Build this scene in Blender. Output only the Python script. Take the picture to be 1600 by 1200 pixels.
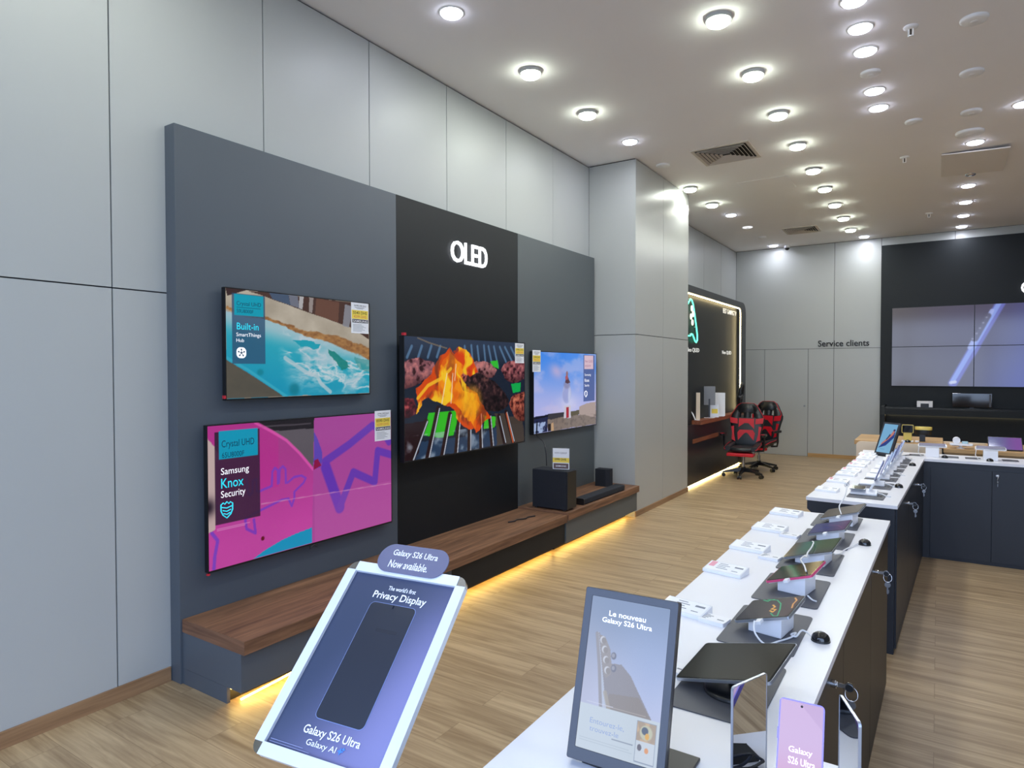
import bpy, bmesh, math, random
import numpy as np
from mathutils import Matrix, Vector, Euler

for _o in list(bpy.data.objects):
    bpy.data.objects.remove(_o, do_unlink=True)
SC = bpy.context.scene
COL = SC.collection
PI = math.pi
R = math.radians

# ---------------------------------------------------------------- camera, sky, exposure
cam_d = bpy.data.cameras.new('camera')
cam = bpy.data.objects.new('camera', cam_d)
COL.objects.link(cam)
cam_d.sensor_fit = 'HORIZONTAL'
cam_d.sensor_width = 36.0
cam_d.lens = 1021.55 * 36.0 / 1600.0
cam_d.clip_start = 0.05
cam_d.clip_end = 100
_yaw, _pit, _rol = 0.578046, -0.0218245, -0.0013081
_f = Vector((-math.sin(_yaw) * math.cos(_pit), math.cos(_yaw) * math.cos(_pit), math.sin(_pit)))
_r0 = Vector((math.cos(_yaw), math.sin(_yaw), 0))
_u0 = _r0.cross(_f)
_r = _r0 * math.cos(_rol) + _u0 * math.sin(_rol)
_u = -_r0 * math.sin(_rol) + _u0 * math.cos(_rol)
cam.matrix_world = Matrix(((_r.x, _u.x, -_f.x, 0), (_r.y, _u.y, -_f.y, 0), (_r.z, _u.z, -_f.z, 1.7), (0, 0, 0, 1)))
SC.camera = cam

SC.view_settings.view_transform = 'Standard'
SC.view_settings.look = 'None'
SC.view_settings.gamma = 1.0
SC.view_settings.exposure = 0.22
SC.view_settings.use_curve_mapping = False
SC.cycles.use_denoising = True
SC.cycles.max_bounces = 8
SC.cycles.diffuse_bounces = 4
SC.cycles.glossy_bounces = 4
SC.cycles.transmission_bounces = 6
SC.cycles.sample_clamp_indirect = 6.0
SC.cycles.caustics_reflective = False
SC.cycles.caustics_refractive = False

DAY = 4.3          # overcast sky seen through the shop front
world = bpy.data.worlds.new('sky')
SC.world = world
world.use_nodes = True
_wn = world.node_tree.nodes
_bg = _wn['Background']
_tc = _wn.new('ShaderNodeTexCoord')
_sx = _wn.new('ShaderNodeSeparateXYZ')
_cr = _wn.new('ShaderNodeValToRGB')
world.node_tree.links.new(_tc.outputs['Generated'], _sx.inputs[0])
world.node_tree.links.new(_sx.outputs['Z'], _cr.inputs[0])
_cr.color_ramp.elements[0].color = (0.56, 0.71, 1.0, 1)
_cr.color_ramp.elements[1].color = (0.40, 0.58, 1.0, 1)
world.node_tree.links.new(_cr.outputs[0], _bg.inputs[0])
_bg.inputs[1].default_value = DAY

LAMP_DRUM = 5.8     # watts of each surface lamp
LAMP_REC = 4.3      # watts of each recessed lamp
H_CEIL = 4.112

# ---------------------------------------------------------------- helpers
def lin(c):
    c = c / 255.0
    return c / 12.92 if c <= 0.04045 else ((c + 0.055) / 1.055) ** 2.4
def rgb(r, g, b, a=1.0):
    return (lin(r), lin(g), lin(b), a)

MATS = {}
def mat(name, col, rough=0.5, metal=0.0, emit=None, es=1.0, noise=0.0, nscale=40.0, alpha=None, trans=0.0, coat=0.0, spec=0.5):
    if name in MATS:
        return MATS[name]
    m = bpy.data.materials.new(name)
    m.use_nodes = True
    nt = m.node_tree
    b = nt.nodes['Principled BSDF']
    b.inputs['Base Color'].default_value = col
    b.inputs['Roughness'].default_value = rough
    b.inputs['Metallic'].default_value = metal
    b.inputs['Specular IOR Level'].default_value = spec
    if coat:
        b.inputs['Coat Weight'].default_value = coat
        b.inputs['Coat Roughness'].default_value = 0.05
    if emit:
        b.inputs['Emission Color'].default_value = emit
        b.inputs['Emission Strength'].default_value = es
    if trans:
        b.inputs['Transmission Weight'].default_value = trans
        b.inputs['IOR'].default_value = 1.45
    if noise:
        tc = nt.nodes.new('ShaderNodeTexCoord')
        nz = nt.nodes.new('ShaderNodeTexNoise')
        nz.inputs['Scale'].default_value = nscale
        nz.inputs['Detail'].default_value = 4
        nt.links.new(tc.outputs['Object'], nz.inputs['Vector'])
        mx = nt.nodes.new('ShaderNodeMix')
        mx.data_type = 'RGBA'
        mx.inputs['A'].default_value = tuple(c * (1 - noise) for c in col[:3]) + (1,)
        mx.inputs['B'].default_value = tuple(min(1, c * (1 + noise)) for c in col[:3]) + (1,)
        nt.links.new(nz.outputs['Fac'], mx.inputs['Factor'])
        nt.links.new(mx.outputs['Result'], b.inputs['Base Color'])
    MATS[name] = m
    return m

def wood_mat(name, dark, light, along='X', plank=None, rough=0.45, grain=1.0, plank_len=1.4, contrast=1.0, tone=0.0, spec=0.5):
    """procedural timber: grain noise stretched along one axis, optional planks with butt joints"""
    m = bpy.data.materials.new(name)
    m.use_nodes = True
    nt = m.node_tree
    N, L = nt.nodes, nt.links
    b = N['Principled BSDF']
    b.inputs['Roughness'].default_value = rough
    b.inputs['Specular IOR Level'].default_value = spec
    tc = N.new('ShaderNodeTexCoord')
    mp = N.new('ShaderNodeMapping')
    if along == 'Y':
        mp.inputs['Rotation'].default_value = (0, 0, R(90))
    L.new(tc.outputs['Object'], mp.inputs['Vector'])
    vec = mp.outputs['Vector']
    off = None
    if plank:
        br = N.new('ShaderNodeTexBrick')
        br.offset = 0.37
        br.inputs['Scale'].default_value = 1.0
        br.inputs['Brick Width'].default_value = plank_len
        br.inputs['Row Height'].default_value = plank
        br.inputs['Mortar Size'].default_value = 0.0012
        br.inputs['Mortar Smooth'].default_value = 0.1
        br.inputs['Bias'].default_value = 0.0
        br.inputs['Color1'].default_value = (0, 0, 0, 1)
        br.inputs['Color2'].default_value = (1, 1, 1, 1)
        br.inputs['Mortar'].default_value = (0.5, 0.5, 0.5, 1)
        L.new(vec, br.inputs['Vector'])
        ad = N.new('ShaderNodeVectorMath')
        ad.operation = 'MULTIPLY_ADD'
        cx = N.new('ShaderNodeCombineXYZ')
        L.new(br.outputs['Color'], cx.inputs[0])
        L.new(br.outputs['Color'], cx.inputs[2])
        ad.inputs[1].default_value = (7.3, 0, 9.1)
        L.new(cx.outputs[0], ad.inputs[0])
        L.new(vec, ad.inputs[2])
        vec = ad.outputs[0]
        off = br
    st = N.new('ShaderNodeMapping')
    st.inputs['Scale'].default_value = (0.9 * grain, 11 * grain, 11 * grain)
    L.new(vec, st.inputs['Vector'])
    n1 = N.new('ShaderNodeTexNoise')
    n1.inputs['Scale'].default_value = 1.6
    n1.inputs['Detail'].default_value = 7
    n1.inputs['Roughness'].default_value = 0.62
    n1.inputs['Distortion'].default_value = 0.6
    L.new(st.outputs[0], n1.inputs['Vector'])
    st2 = N.new('ShaderNodeMapping')
    st2.inputs['Scale'].default_value = (2.5 * grain, 70 * grain, 70 * grain)
    L.new(vec, st2.inputs['Vector'])
    n2 = N.new('ShaderNodeTexNoise')
    n2.inputs['Scale'].default_value = 1.0
    n2.inputs['Detail'].default_value = 3
    L.new(st2.outputs[0], n2.inputs['Vector'])
    rp = N.new('ShaderNodeValToRGB')
    rp.color_ramp.elements[0].position = 0.5 - 0.16 / contrast
    rp.color_ramp.elements[1].position = 0.5 + 0.14 / contrast
    rp.color_ramp.elements[0].color = dark
    rp.color_ramp.elements[1].color = light
    mi = N.new('ShaderNodeMix')
    mi.data_type = 'FLOAT'
    mi.inputs[0].default_value = 0.3
    L.new(n1.outputs['Fac'], mi.inputs[2])
    L.new(n2.outputs['Fac'], mi.inputs[3])
    L.new(mi.outputs[0], rp.inputs[0])
    out = rp.outputs[0]
    if off:
        tn = N.new('ShaderNodeMix')
        tn.data_type = 'RGBA'
        tn.blend_type = 'MULTIPLY'
        tn.inputs['Factor'].default_value = 1.0
        r2 = N.new('ShaderNodeValToRGB')
        r2.color_ramp.elements[0].color = (max(0.80, tone), max(0.78, tone - 0.01), max(0.76, tone - 0.02), 1)
        r2.color_ramp.elements[1].color = (1, 1, 1, 1)
        L.new(off.outputs['Color'], r2.inputs[0])
        L.new(out, tn.inputs['A'])
        L.new(r2.outputs[0], tn.inputs['B'])
        jn = N.new('ShaderNodeMix')
        jn.data_type = 'RGBA'
        L.new(off.outputs['Fac'], jn.inputs['Factor'])
        L.new(tn.outputs['Result'], jn.inputs['A'])
        jn.inputs['B'].default_value = tuple(c * (0.86 if tone else 0.55) for c in dark[:3]) + (1,)
        out = jn.outputs['Result']
    L.new(out, b.inputs['Base Color'])
    bp = N.new('ShaderNodeBump')
    bp.inputs['Strength'].default_value = 0.06
    bp.inputs['Distance'].default_value = 0.002
    L.new(n2.outputs['Fac'], bp.inputs['Height'])
    L.new(bp.outputs[0], b.inputs['Normal'])
    MATS[name] = m
    return m

def screen_mat(name, gain=1.0, gloss=0.12, emissive=True, spec=0.5):
    """surface whose picture is the mesh's own colour attribute"""
    m = bpy.data.materials.new(name)
    m.use_nodes = True
    nt = m.node_tree
    b = nt.nodes['Principled BSDF']
    at = nt.nodes.new('ShaderNodeAttribute')
    at.attribute_name = 'picture'
    b.inputs['Roughness'].default_value = gloss
    b.inputs['Specular IOR Level'].default_value = spec
    if emissive:
        b.inputs['Base Color'].default_value = (0.006, 0.006, 0.007, 1)
        nt.links.new(at.outputs['Color'], b.inputs['Emission Color'])
        b.inputs['Emission Strength'].default_value = gain
    else:
        nt.links.new(at.outputs['Color'], b.inputs['Base Color'])
    MATS[name] = m
    return m

_text_cache = {}
def text_geo(s, bold=0.0):
    key = (s, bold)
    if key in _text_cache:
        return _text_cache[key]
    cu = bpy.data.curves.new('t', 'FONT')
    cu.body = s
    cu.size = 1.0
    cu.offset = bold
    cu.resolution_u = 3
    ob = bpy.data.objects.new('t', cu)
    COL.objects.link(ob)
    dg = bpy.context.evaluated_depsgraph_get()
    dg.update()
    me = bpy.data.meshes.new_from_object(ob.evaluated_get(dg))
    v = np.array([x.co[:2] for x in me.vertices])
    f = [tuple(p.vertices) for p in me.polygons]
    bpy.data.objects.remove(ob, do_unlink=True)
    bpy.data.curves.remove(cu)
    bpy.data.meshes.remove(me)
    mn, mx = v.min(0), v.max(0)
    _text_cache[key] = (v, f, mn, mx)
    return _text_cache[key]

def rrect(w, h, r, n=5, cx=0, cy=0):
    r = min(r, w / 2 - 1e-5, h / 2 - 1e-5)
    pts = []
    for (sx, sy, a0) in ((1, 1, 0), (-1, 1, 90), (-1, -1, 180), (1, -1, 270)):
        for k in range(n + 1):
            a = R(a0 + 90 * k / n)
            pts.append((cx + sx * (w / 2 - r) + r * math.cos(a), cy + sy * (h / 2 - r) + r * math.sin(a)))
    return pts

class MB:
    def __init__(self):
        self.v, self.f, self.m, self.s = [], [], [], []
    def add(self, vs, fs, m=0, smooth=False):
        o = len(self.v)
        self.v += [tuple(map(float, p)) for p in vs]
        for f in fs:
            self.f.append(tuple(i + o for i in f))
            self.m.append(m)
            self.s.append(smooth)
        return self
    def box(self, x0, x1, y0, y1, z0, z1, m=0):
        vs = [(x, y, z) for z in (z0, z1) for y in (y0, y1) for x in (x0, x1)]
        return self.add(vs, [(0, 2, 3, 1), (4, 5, 7, 6), (0, 1, 5, 4), (2, 6, 7, 3), (0, 4, 6, 2), (1, 3, 7, 5)], m)
    def cbox(self, c, s, m=0, M=None):
        h = [a / 2 for a in s]
        vs = [(x, y, z) for z in (-h[2], h[2]) for y in (-h[1], h[1]) for x in (-h[0], h[0])]
        if M is not None:
            vs = [tuple(M @ Vector(p)) for p in vs]
        vs = [(p[0] + c[0], p[1] + c[1], p[2] + c[2]) for p in vs]
        return self.add(vs, [(0, 2, 3, 1), (4, 5, 7, 6), (0, 1, 5, 4), (2, 6, 7, 3), (0, 4, 6, 2), (1, 3, 7, 5)], m)
    def prism(self, pts, a0, a1, axis='z', m=0, smooth=False, cap=True):
        n = len(pts)
        def P(p, a):
            return {'z': (p[0], p[1], a), 'y': (p[0], a, p[1]), 'x': (a, p[0], p[1])}[axis]
        vs = [P(p, a0) for p in pts] + [P(p, a1) for p in pts]
        self.add(vs, [(i, (i + 1) % n, n + (i + 1) % n, n + i) for i in range(n)], m, smooth)
        if cap:
            self.add(vs, [tuple(range(n - 1, -1, -1)), tuple(range(n, 2 * n))], m)
        return self
    def ring(self, outer, inner, a0, a1, m=0):
        """frame between two outlines with the same number of points, along z"""
        n = len(outer)
        vs = [(p[0], p[1], a0) for p in outer] + [(p[0], p[1], a0) for p in inner] + [(p[0], p[1], a1) for p in outer] + [(p[0], p[1], a1) for p in inner]
        fs = []
        for i in range(n):
            j = (i + 1) % n
            fs += [(i, n + i, n + j, j), (2 * n + i, 2 * n + j, 3 * n + j, 3 * n + i), (i, j, 2 * n + j, 2 * n + i), (n + i, 3 * n + i, 3 * n + j, n + j)]
        return self.add(vs, fs, m)
    def cyl(self, p0, p1, r0, r1=None, n=16, m=0, smooth=True):
        r1 = r0 if r1 is None else r1
        p0, p1 = Vector(p0), Vector(p1)
        d = (p1 - p0).normalized()
        a = d.orthogonal().normalized()
        b = d.cross(a)
        vs = [p0 + (a * math.cos(2 * PI * k / n) + b * math.sin(2 * PI * k / n)) * r0 for k in range(n)]
        vs += [p1 + (a * math.cos(2 * PI * k / n) + b * math.sin(2 * PI * k / n)) * r1 for k in range(n)]
        self.add(vs, [(k, (k + 1) % n, n + (k + 1) % n, n + k) for k in range(n)], m, smooth)
        return self.add(vs, [tuple(range(n - 1, -1, -1)), tuple(range(n, 2 * n))], m)
    def lathe(self, prof, c=(0, 0, 0), n=24, m=0, smooth=True, close=True):
        vs = []
        for (r, z) in prof:
            for k in range(n):
                a = 2 * PI * k / n
                vs.append((c[0] + r * math.cos(a), c[1] + r * math.sin(a), c[2] + z))
        fs = []
        for i in range(len(prof) - 1):
            for k in range(n):
                j = (k + 1) % n
                fs.append((i * n + k, i * n + j, (i + 1) * n + j, (i + 1) * n + k))
        self.add(vs, fs, m, smooth)
        if close:
            e = (len(prof) - 1) * n
            self.add(vs, [tuple(range(n - 1, -1, -1)), tuple(range(e, e + n))], m, smooth)
        return self
    def tube(self, pts, r, n=8, m=0, closed=False):
        pts = [Vector(p) for p in pts]
        N = len(pts)
        vs = []
        up = None
        for i, p in enumerate(pts):
            t = (pts[(i + 1) % N] - pts[i - 1]) if closed or 0 < i < N - 1 else (pts[1] - pts[0] if i == 0 else pts[-1] - pts[-2])
            t.normalize()
            if up is None:
                up = t.orthogonal().normalized()
            else:
                up = (up - t * up.dot(t)).normalized()
            b = t.cross(up)
            for k in range(n):
                a = 2 * PI * k / n
                vs.append(p + (up * math.cos(a) + b * math.sin(a)) * r)
        fs = []
        for i in range(N if closed else N - 1):
            for k in range(n):
                j = (k + 1) % n
                fs.append((i * n + k, i * n + j, ((i + 1) % N) * n + j, ((i + 1) % N) * n + k))
        self.add(vs, fs, m, True)
        if not closed:
            self.add(vs, [tuple(range(n - 1, -1, -1)), tuple(range((N - 1) * n, N * n))], m)
        return self
    def loft(self, rings, m=0, smooth=True, cap=True):
        n = len(rings[0])
        vs = [p for r_ in rings for p in r_]
        fs = []
        for i in range(len(rings) - 1):
            for k in range(n):
                j = (k + 1) % n
                fs.append((i * n + k, i * n + j, (i + 1) * n + j, (i + 1) * n + k))
        self.add(vs, fs, m, smooth)
        if cap:
            e = (len(rings) - 1) * n
            self.add(vs, [tuple(range(n - 1, -1, -1)), tuple(range(e, e + n))], m)
        return self
    def text(self, s, x0, y0, x1, y1, z=0.0, m=0, bold=0.0, depth=0.0, keep=False):
        """lettering fitted into a box of the local xy plane"""
        v, f, mn, mx = text_geo(s, bold)
        sx = (x1 - x0) / (mx[0] - mn[0])
        sy = (y1 - y0) / (mx[1] - mn[1])
        P = [(x0 + (p[0] - mn[0]) * sx, y0 + (p[1] - mn[1]) * sy) for p in v]
        self.add([(p[0], p[1], z + depth) for p in P], f, m)
        if depth:
            cnt = {}
            for q in f:
                for i in range(len(q)):
                    e = (q[i], q[(i + 1) % len(q)])
                    cnt[e] = 1
            side = [(a, b) for (a, b) in cnt if (b, a) not in cnt]
            n = len(P)
            vs = [(p[0], p[1], z) for p in P] + [(p[0], p[1], z + depth) for p in P]
            self.add(vs, [(a, b, n + b, n + a) for (a, b) in side], m)
        return self
    def build(self, name, mats, parent=None, bevel=0.0, seg=2, loc=None):
        me = bpy.data.meshes.new(name)
        me.from_pydata(self.v, [], self.f)
        if not isinstance(mats, (list, tuple)):
            mats = [mats]
        for x in mats:
            me.materials.append(x)
        me.polygons.foreach_set('material_index', self.m)
        me.polygons.foreach_set('use_smooth', self.s)
        me.update()
        o = bpy.data.objects.new(name, me)
        COL.objects.link(o)
        if parent is not None:
            o.parent = parent
        if loc is not None:
            o.location = loc
        if bevel:
            bm_ = o.modifiers.new('bevel', 'BEVEL')
            bm_.width = bevel
            bm_.segments = seg
            bm_.limit_method = 'ANGLE'
            bm_.angle_limit = R(40)
        return o

def tag(o, label, cat, group=None):
    o['label'] = label
    o['category'] = cat
    if group:
        o['group'] = group
    return o
def struct(o):
    o['kind'] = 'structure'
    return o
def thing(name, label, cat, loc=(0, 0, 0), rot=(0, 0, 0), group=None):
    o = bpy.data.objects.new(name, None)
    o.empty_display_size = 0.05
    COL.objects.link(o)
    o.location = loc
    o.rotation_euler = rot
    return tag(o, label, cat, group)
def copy_tree(o, parent=None):
    kids = [x for x in bpy.data.objects if x.parent == o] if parent is None else [x for x in o.children]
    c = o.copy()
    COL.objects.link(c)
    if parent is not None:
        c.parent = parent
    for k in kids:
        copy_tree(k, c)
    return c
ON_LEFT = (R(90), 0, R(90))     # local x along +Y, local y up, local z into the room: things on the left wall
ON_BACK = (R(90), 0, 0)         # local x along +X, local y up, local z towards the front: things on the back wall

# ---- pictures computed into a fine grid
def vnoise(x, y, seed=0):
    rs = np.random.RandomState(seed)
    T = rs.rand(64, 64)
    xi, yi = np.floor(x).astype(int), np.floor(y).astype(int)
    fx, fy = x - xi, y - yi
    fx, fy = fx * fx * (3 - 2 * fx), fy * fy * (3 - 2 * fy)
    a, b = T[yi % 64, xi % 64], T[yi % 64, (xi + 1) % 64]
    c, d = T[(yi + 1) % 64, xi % 64], T[(yi + 1) % 64, (xi + 1) % 64]
    return (a * (1 - fx) + b * fx) * (1 - fy) + (c * (1 - fx) + d * fx) * fy
def fbm(x, y, o=4, seed=0):
    s, a, t = 0, 0.5, 0
    for k in range(o):
        s = s + a * vnoise(x * 2 ** k, y * 2 ** k, seed + k)
        t += a
        a *= 0.5
    return s / t
def sst(a, b, x):
    t = np.clip((x - a) / (b - a), 0, 1)
    return t * t * (3 - 2 * t)
def inpoly(u, v, pts):
    r_ = np.zeros(u.shape, bool)
    n = len(pts)
    for i in range(n):
        x0, y0 = pts[i]
        x1, y1 = pts[(i + 1) % n]
        c = ((y0 > v) != (y1 > v)) & (u < (x1 - x0) * (v - y0) / (y1 - y0 + 1e-12) + x0)
        r_ ^= c
    return r_
def dseg(u, v, pts, asp=1.0):
    d = np.full(u.shape, 9.0)
    for (x0, y0), (x1, y1) in zip(pts[:-1], pts[1:]):
        ax, ay, bx, by = x0 * asp, y0, x1 * asp, y1
        L = (bx - ax) ** 2 + (by - ay) ** 2 + 1e-12
        t = np.clip(((u * asp - ax) * (bx - ax) + (v - ay) * (by - ay)) / L, 0, 1)
        d = np.minimum(d, np.hypot(u * asp - ax - t * (bx - ax), v - ay - t * (by - ay)))
    return d
class Pic:
    """u to the right, v downwards, 0..1; colours in 0..255"""
    def __init__(self, nx, ny, base):
        self.u, self.v = np.meshgrid(np.linspace(0, 1, nx), np.linspace(0, 1, ny))
        self.c = np.zeros((ny, nx, 3)) + np.array(base, float)
    def put(self, mask, col):
        k = np.asarray(mask, float)[..., None]
        self.c = self.c * (1 - k) + np.asarray(col, float) * k
    def poly(self, pts, col, k=1.0, wob=0.0, seed=1, fr=14):
        u, v = self.u, self.v
        if wob:
            u = u + wob * (fbm(u * fr, v * fr, 3, seed) - 0.5)
            v = v + wob * (fbm(u * fr + 9, v * fr + 5, 3, seed + 7) - 0.5)
        self.put(inpoly(u, v, pts) * k, col)
    def line(self, pts, w, col, asp=1.78, k=1.0):
        self.put((1 - sst(w * 0.75, w * 1.15, dseg(self.u, self.v, pts, asp))) * k, col)
    def rect(self, u0, v0, u1, v1, col, k=1.0):
        self.put(((self.u >= u0) & (self.u <= u1) & (self.v >= v0) & (self.v <= v1)) * k, col)
    def ell(self, cu, cv, ru, rv, col, k=1.0, soft=0.08):
        d = np.hypot((self.u - cu) / ru, (self.v - cv) / rv)
        self.put((1 - sst(1 - soft, 1 + soft, d)) * k, col)

def picture(name, pic, w, h, material, parent, z=0.0, rad=0.0):
    """a w x h picture in the local xy plane centred at the origin"""
    ny, nx = pic.u.shape
    X = (pic.u - 0.5) * w
    Y = (0.5 - pic.v) * h
    co = np.stack([X, Y, np.full(X.shape, z)], -1).reshape(-1, 3)
    idx = np.arange(nx * ny).reshape(ny, nx)
    q = np.stack([idx[1:, :-1], idx[1:, 1:], idx[:-1, 1:], idx[:-1, :-1]], -1).reshape(-1, 4)
    me = bpy.data.meshes.new(name)
    me.vertices.add(len(co))
    me.vertices.foreach_set('co', co.ravel())
    me.loops.add(q.size)
    me.loops.foreach_set('vertex_index', q.ravel().astype(np.int32))
    me.polygons.add(len(q))
    me.polygons.foreach_set('loop_start', (np.arange(len(q)) * 4).astype(np.int32))
    me.update(calc_edges=True)
    c = np.clip(pic.c, 0, 255).reshape(-1, 3) / 255.0
    c = np.where(c <= 0.04045, c / 12.92, ((c + 0.055) / 1.055) ** 2.4)
    a = me.color_attributes.new('picture', 'FLOAT_COLOR', 'POINT')
    a.data.foreach_set('color', np.concatenate([c, np.ones((len(c), 1))], 1).astype(np.float32).ravel())
    me.materials.append(material)
    o = bpy.data.objects.new(name, me)
    COL.objects.link(o)
    o.parent = parent
    return o

# ---------------------------------------------------------------- materials
M = {}
M['panel'] = mat('wall_laminate', rgb(179, 181, 178), 0.27, noise=0.012, nscale=3)
M['panelm'] = mat('wall_laminate_satin', rgb(180, 183, 182), 0.42, noise=0.012, nscale=3, spec=0.35)
M['gap'] = mat('joint_dark', rgb(38, 38, 40), 0.8, noise=0.1)
M['ceil'] = mat('ceiling_paint', rgb(246, 243, 241), 0.9, noise=0.015, nscale=2)
M['floor'] = wood_mat('oak_floor', rgb(143, 117, 86), rgb(198, 173, 136), 'X', plank=0.19, rough=0.40, grain=1.0, tone=0.9)
M['walnut'] = wood_mat('walnut', rgb(78, 54, 42), rgb(152, 112, 84), 'Y', rough=0.55, grain=1.15, spec=0.25, contrast=0.85)
M['walnutx'] = wood_mat('walnut_edge', rgb(84, 58, 45), rgb(150, 110, 84), 'X', rough=0.55, grain=1.0, spec=0.25, contrast=0.85)
M['oakskirt'] = wood_mat('oak_skirting', rgb(128, 96, 68), rgb(170, 134, 98), 'Y', rough=0.5)
M['oaktop'] = wood_mat('oak_top', rgb(150, 112, 64), rgb(200, 160, 104), 'X', rough=0.5)
M['deskwood'] = wood_mat('desk_wood', rgb(96, 52, 34), rgb(158, 94, 62), 'Y', rough=0.4)
M['grey'] = mat('slate_laminate', rgb(82, 90, 99), 0.45, noise=0.03, nscale=5)
M['greyr'] = mat('slate_green_laminate', rgb(84, 91, 94), 0.45, noise=0.03, nscale=5)
M['black'] = mat('black_laminate', rgb(28, 31, 34), 0.45, noise=0.04, nscale=5, spec=0.25)
M['cab'] = mat('cabinet_anthracite', rgb(42, 46, 54), 0.42, noise=0.04, nscale=6, spec=0.35)
M['cabd'] = mat('cabinet_door_dark', rgb(34, 32, 32), 0.42, noise=0.05, nscale=6, spec=0.25)
M['feat'] = mat('feature_dark', rgb(30, 34, 37), 0.5, noise=0.03, nscale=5, spec=0.25)
M['white'] = mat('white_worktop', rgb(232, 232, 238), 0.32, noise=0.01, nscale=8)
M['plwhite'] = mat('white_plastic', rgb(236, 236, 240), 0.35, noise=0.01)
M['mat'] = mat('mat_grey', rgb(78, 80, 88), 0.55, noise=0.06, nscale=60)
M['slot'] = mat('slot_black', rgb(10, 10, 11), 0.6, noise=0.1)
M['blackpl'] = mat('black_plastic', rgb(22, 23, 26), 0.35, noise=0.08)
M['blackgl'] = mat('black_gloss', rgb(12, 13, 16), 0.08, noise=0.02, coat=0.4)
M['cloth'] = mat('speaker_cloth', rgb(27, 31, 40), 0.85, noise=0.25, nscale=300)
M['chrome'] = mat('chrome', rgb(205, 206, 208), 0.15, 1.0, noise=0.02)
M['steel'] = mat('brushed_steel', rgb(150, 152, 156), 0.3, 1.0, noise=0.05)
M['silver'] = mat('silver_edge', rgb(178, 184, 196), 0.28, 0.85, noise=0.03)
M['paper'] = mat('paper_white', rgb(238, 239, 244), 0.6, noise=0.01)
M['ink'] = mat('ink_black', rgb(30, 31, 36), 0.7, noise=0.05)
M['inkgrey'] = mat('ink_grey', rgb(128, 132, 142), 0.7, noise=0.05)
M['yellow'] = mat('tag_yellow', rgb(243, 215, 84), 0.6, noise=0.03)
M['orange'] = mat('tag_orange', rgb(216, 140, 74), 0.6, noise=0.03)
M['white_ink'] = mat('white_ink', rgb(245, 245, 248), 0.6, noise=0.01)
M['acrylic'] = mat('clear_acrylic', (0.97, 0.98, 1.0, 1), 0.03, trans=0.95, noise=0.005)
M['cable_w'] = mat('white_cable', rgb(236, 236, 238), 0.45, noise=0.02)
M['cable_b'] = mat('black_cable', rgb(26, 28, 36), 0.45, noise=0.05)
M['red'] = mat('red_leather', rgb(196, 14, 34), 0.42, noise=0.06, nscale=50)
M['blackle'] = mat('black_leather', rgb(30, 33, 36), 0.4, noise=0.1, nscale=50)
M['redtag'] = mat('red_tag', rgb(196, 44, 58), 0.4, noise=0.05)
M['beige'] = mat('beige_laminate', rgb(226, 208, 184), 0.5, noise=0.02, nscale=8)
M['fix'] = mat('fixture_white', rgb(246, 246, 244), 0.45, noise=0.01)
M['fixring'] = mat('fixture_ring', rgb(190, 192, 188), 0.4, noise=0.01)
M['ventdark'] = mat('vent_inside', rgb(36, 33, 31), 0.8, noise=0.1)
M['ventslat'] = mat('vent_slat', rgb(206, 196, 182), 0.5, noise=0.02)
M['drum'] = mat('lamp_diffuser_warm', (0.9, 0.95, 0.9, 1), 0.4, emit=(0.90, 1.0, 0.86, 1), es=36.0, noise=0.001)
M['rec'] = mat('lamp_diffuser_cool', (0.9, 0.92, 1.0, 1), 0.4, emit=(0.74, 0.79, 1.0, 1), es=26.0, noise=0.001)
M['dim'] = mat('lamp_diffuser_low', (0.9, 0.9, 0.9, 1), 0.4, emit=(0.95, 0.95, 1.0, 1), es=0.9, noise=0.001)
M['amber'] = mat('led_amber', (1, 0.7, 0.3, 1), 0.4, emit=(1.0, 0.64, 0.16, 1), es=26.0, noise=0.001)
M['amber_y'] = mat('led_yellow', (1, 0.8, 0.4, 1), 0.4, emit=(1.0, 0.76, 0.30, 1), es=26.0, noise=0.001)
M['amber_lo'] = mat('led_warm_dim', (1, 0.8, 0.5, 1), 0.4, emit=(1.0, 0.80, 0.46, 1), es=5.0, noise=0.001)
M['blackfr'] = mat('booth_frame', rgb(30, 33, 38), 0.35, noise=0.04, nscale=5, spec=0.35)
M['amber2'] = mat('led_warm', (1, 0.8, 0.5, 1), 0.4, emit=(1.0, 0.80, 0.42, 1), es=13.0, noise=0.001)
M['letter'] = mat('lit_letters', (1, 1, 1, 1), 0.4, emit=(0.95, 0.97, 1.0, 1), es=1.25, noise=0.001)
M['letter2'] = mat('lit_letters_dim', (0.8, 0.8, 0.8, 1), 0.4, emit=(0.9, 0.88, 0.82, 1), es=0.42, noise=0.001)
M['neon'] = mat('neon_green', (0.2, 1, 0.7, 1), 0.3, emit=(0.10, 0.85, 0.50, 1), es=1.6, noise=0.001)
M['neonw'] = mat('neon_cream', (1, 0.95, 0.8, 1), 0.3, emit=(1.0, 0.93, 0.72, 1), es=1.0, noise=0.001)
M['scr'] = screen_mat('screen', 0.74, 0.16, spec=0.35)
M['scrp'] = screen_mat('small_screen', 0.66, 0.1)
M['print'] = screen_mat('printed_sheet', 1.0, 0.4, emissive=False, spec=0.3)

# ---------------------------------------------------------------- the room
XL, XR, YB, YF = -3.509, 3.4, 13.82, -0.9
SEAM = 2.118
struct(MB().box(XL - 0.15, XR + 0.15, YF, YB + 0.15, -0.12, 0.0).build('floor', M['floor']))
struct(MB().box(XL - 0.15, XR + 0.15, YF, YB + 0.15, H_CEIL, H_CEIL + 0.12).build('ceiling', M['ceil']))

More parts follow.
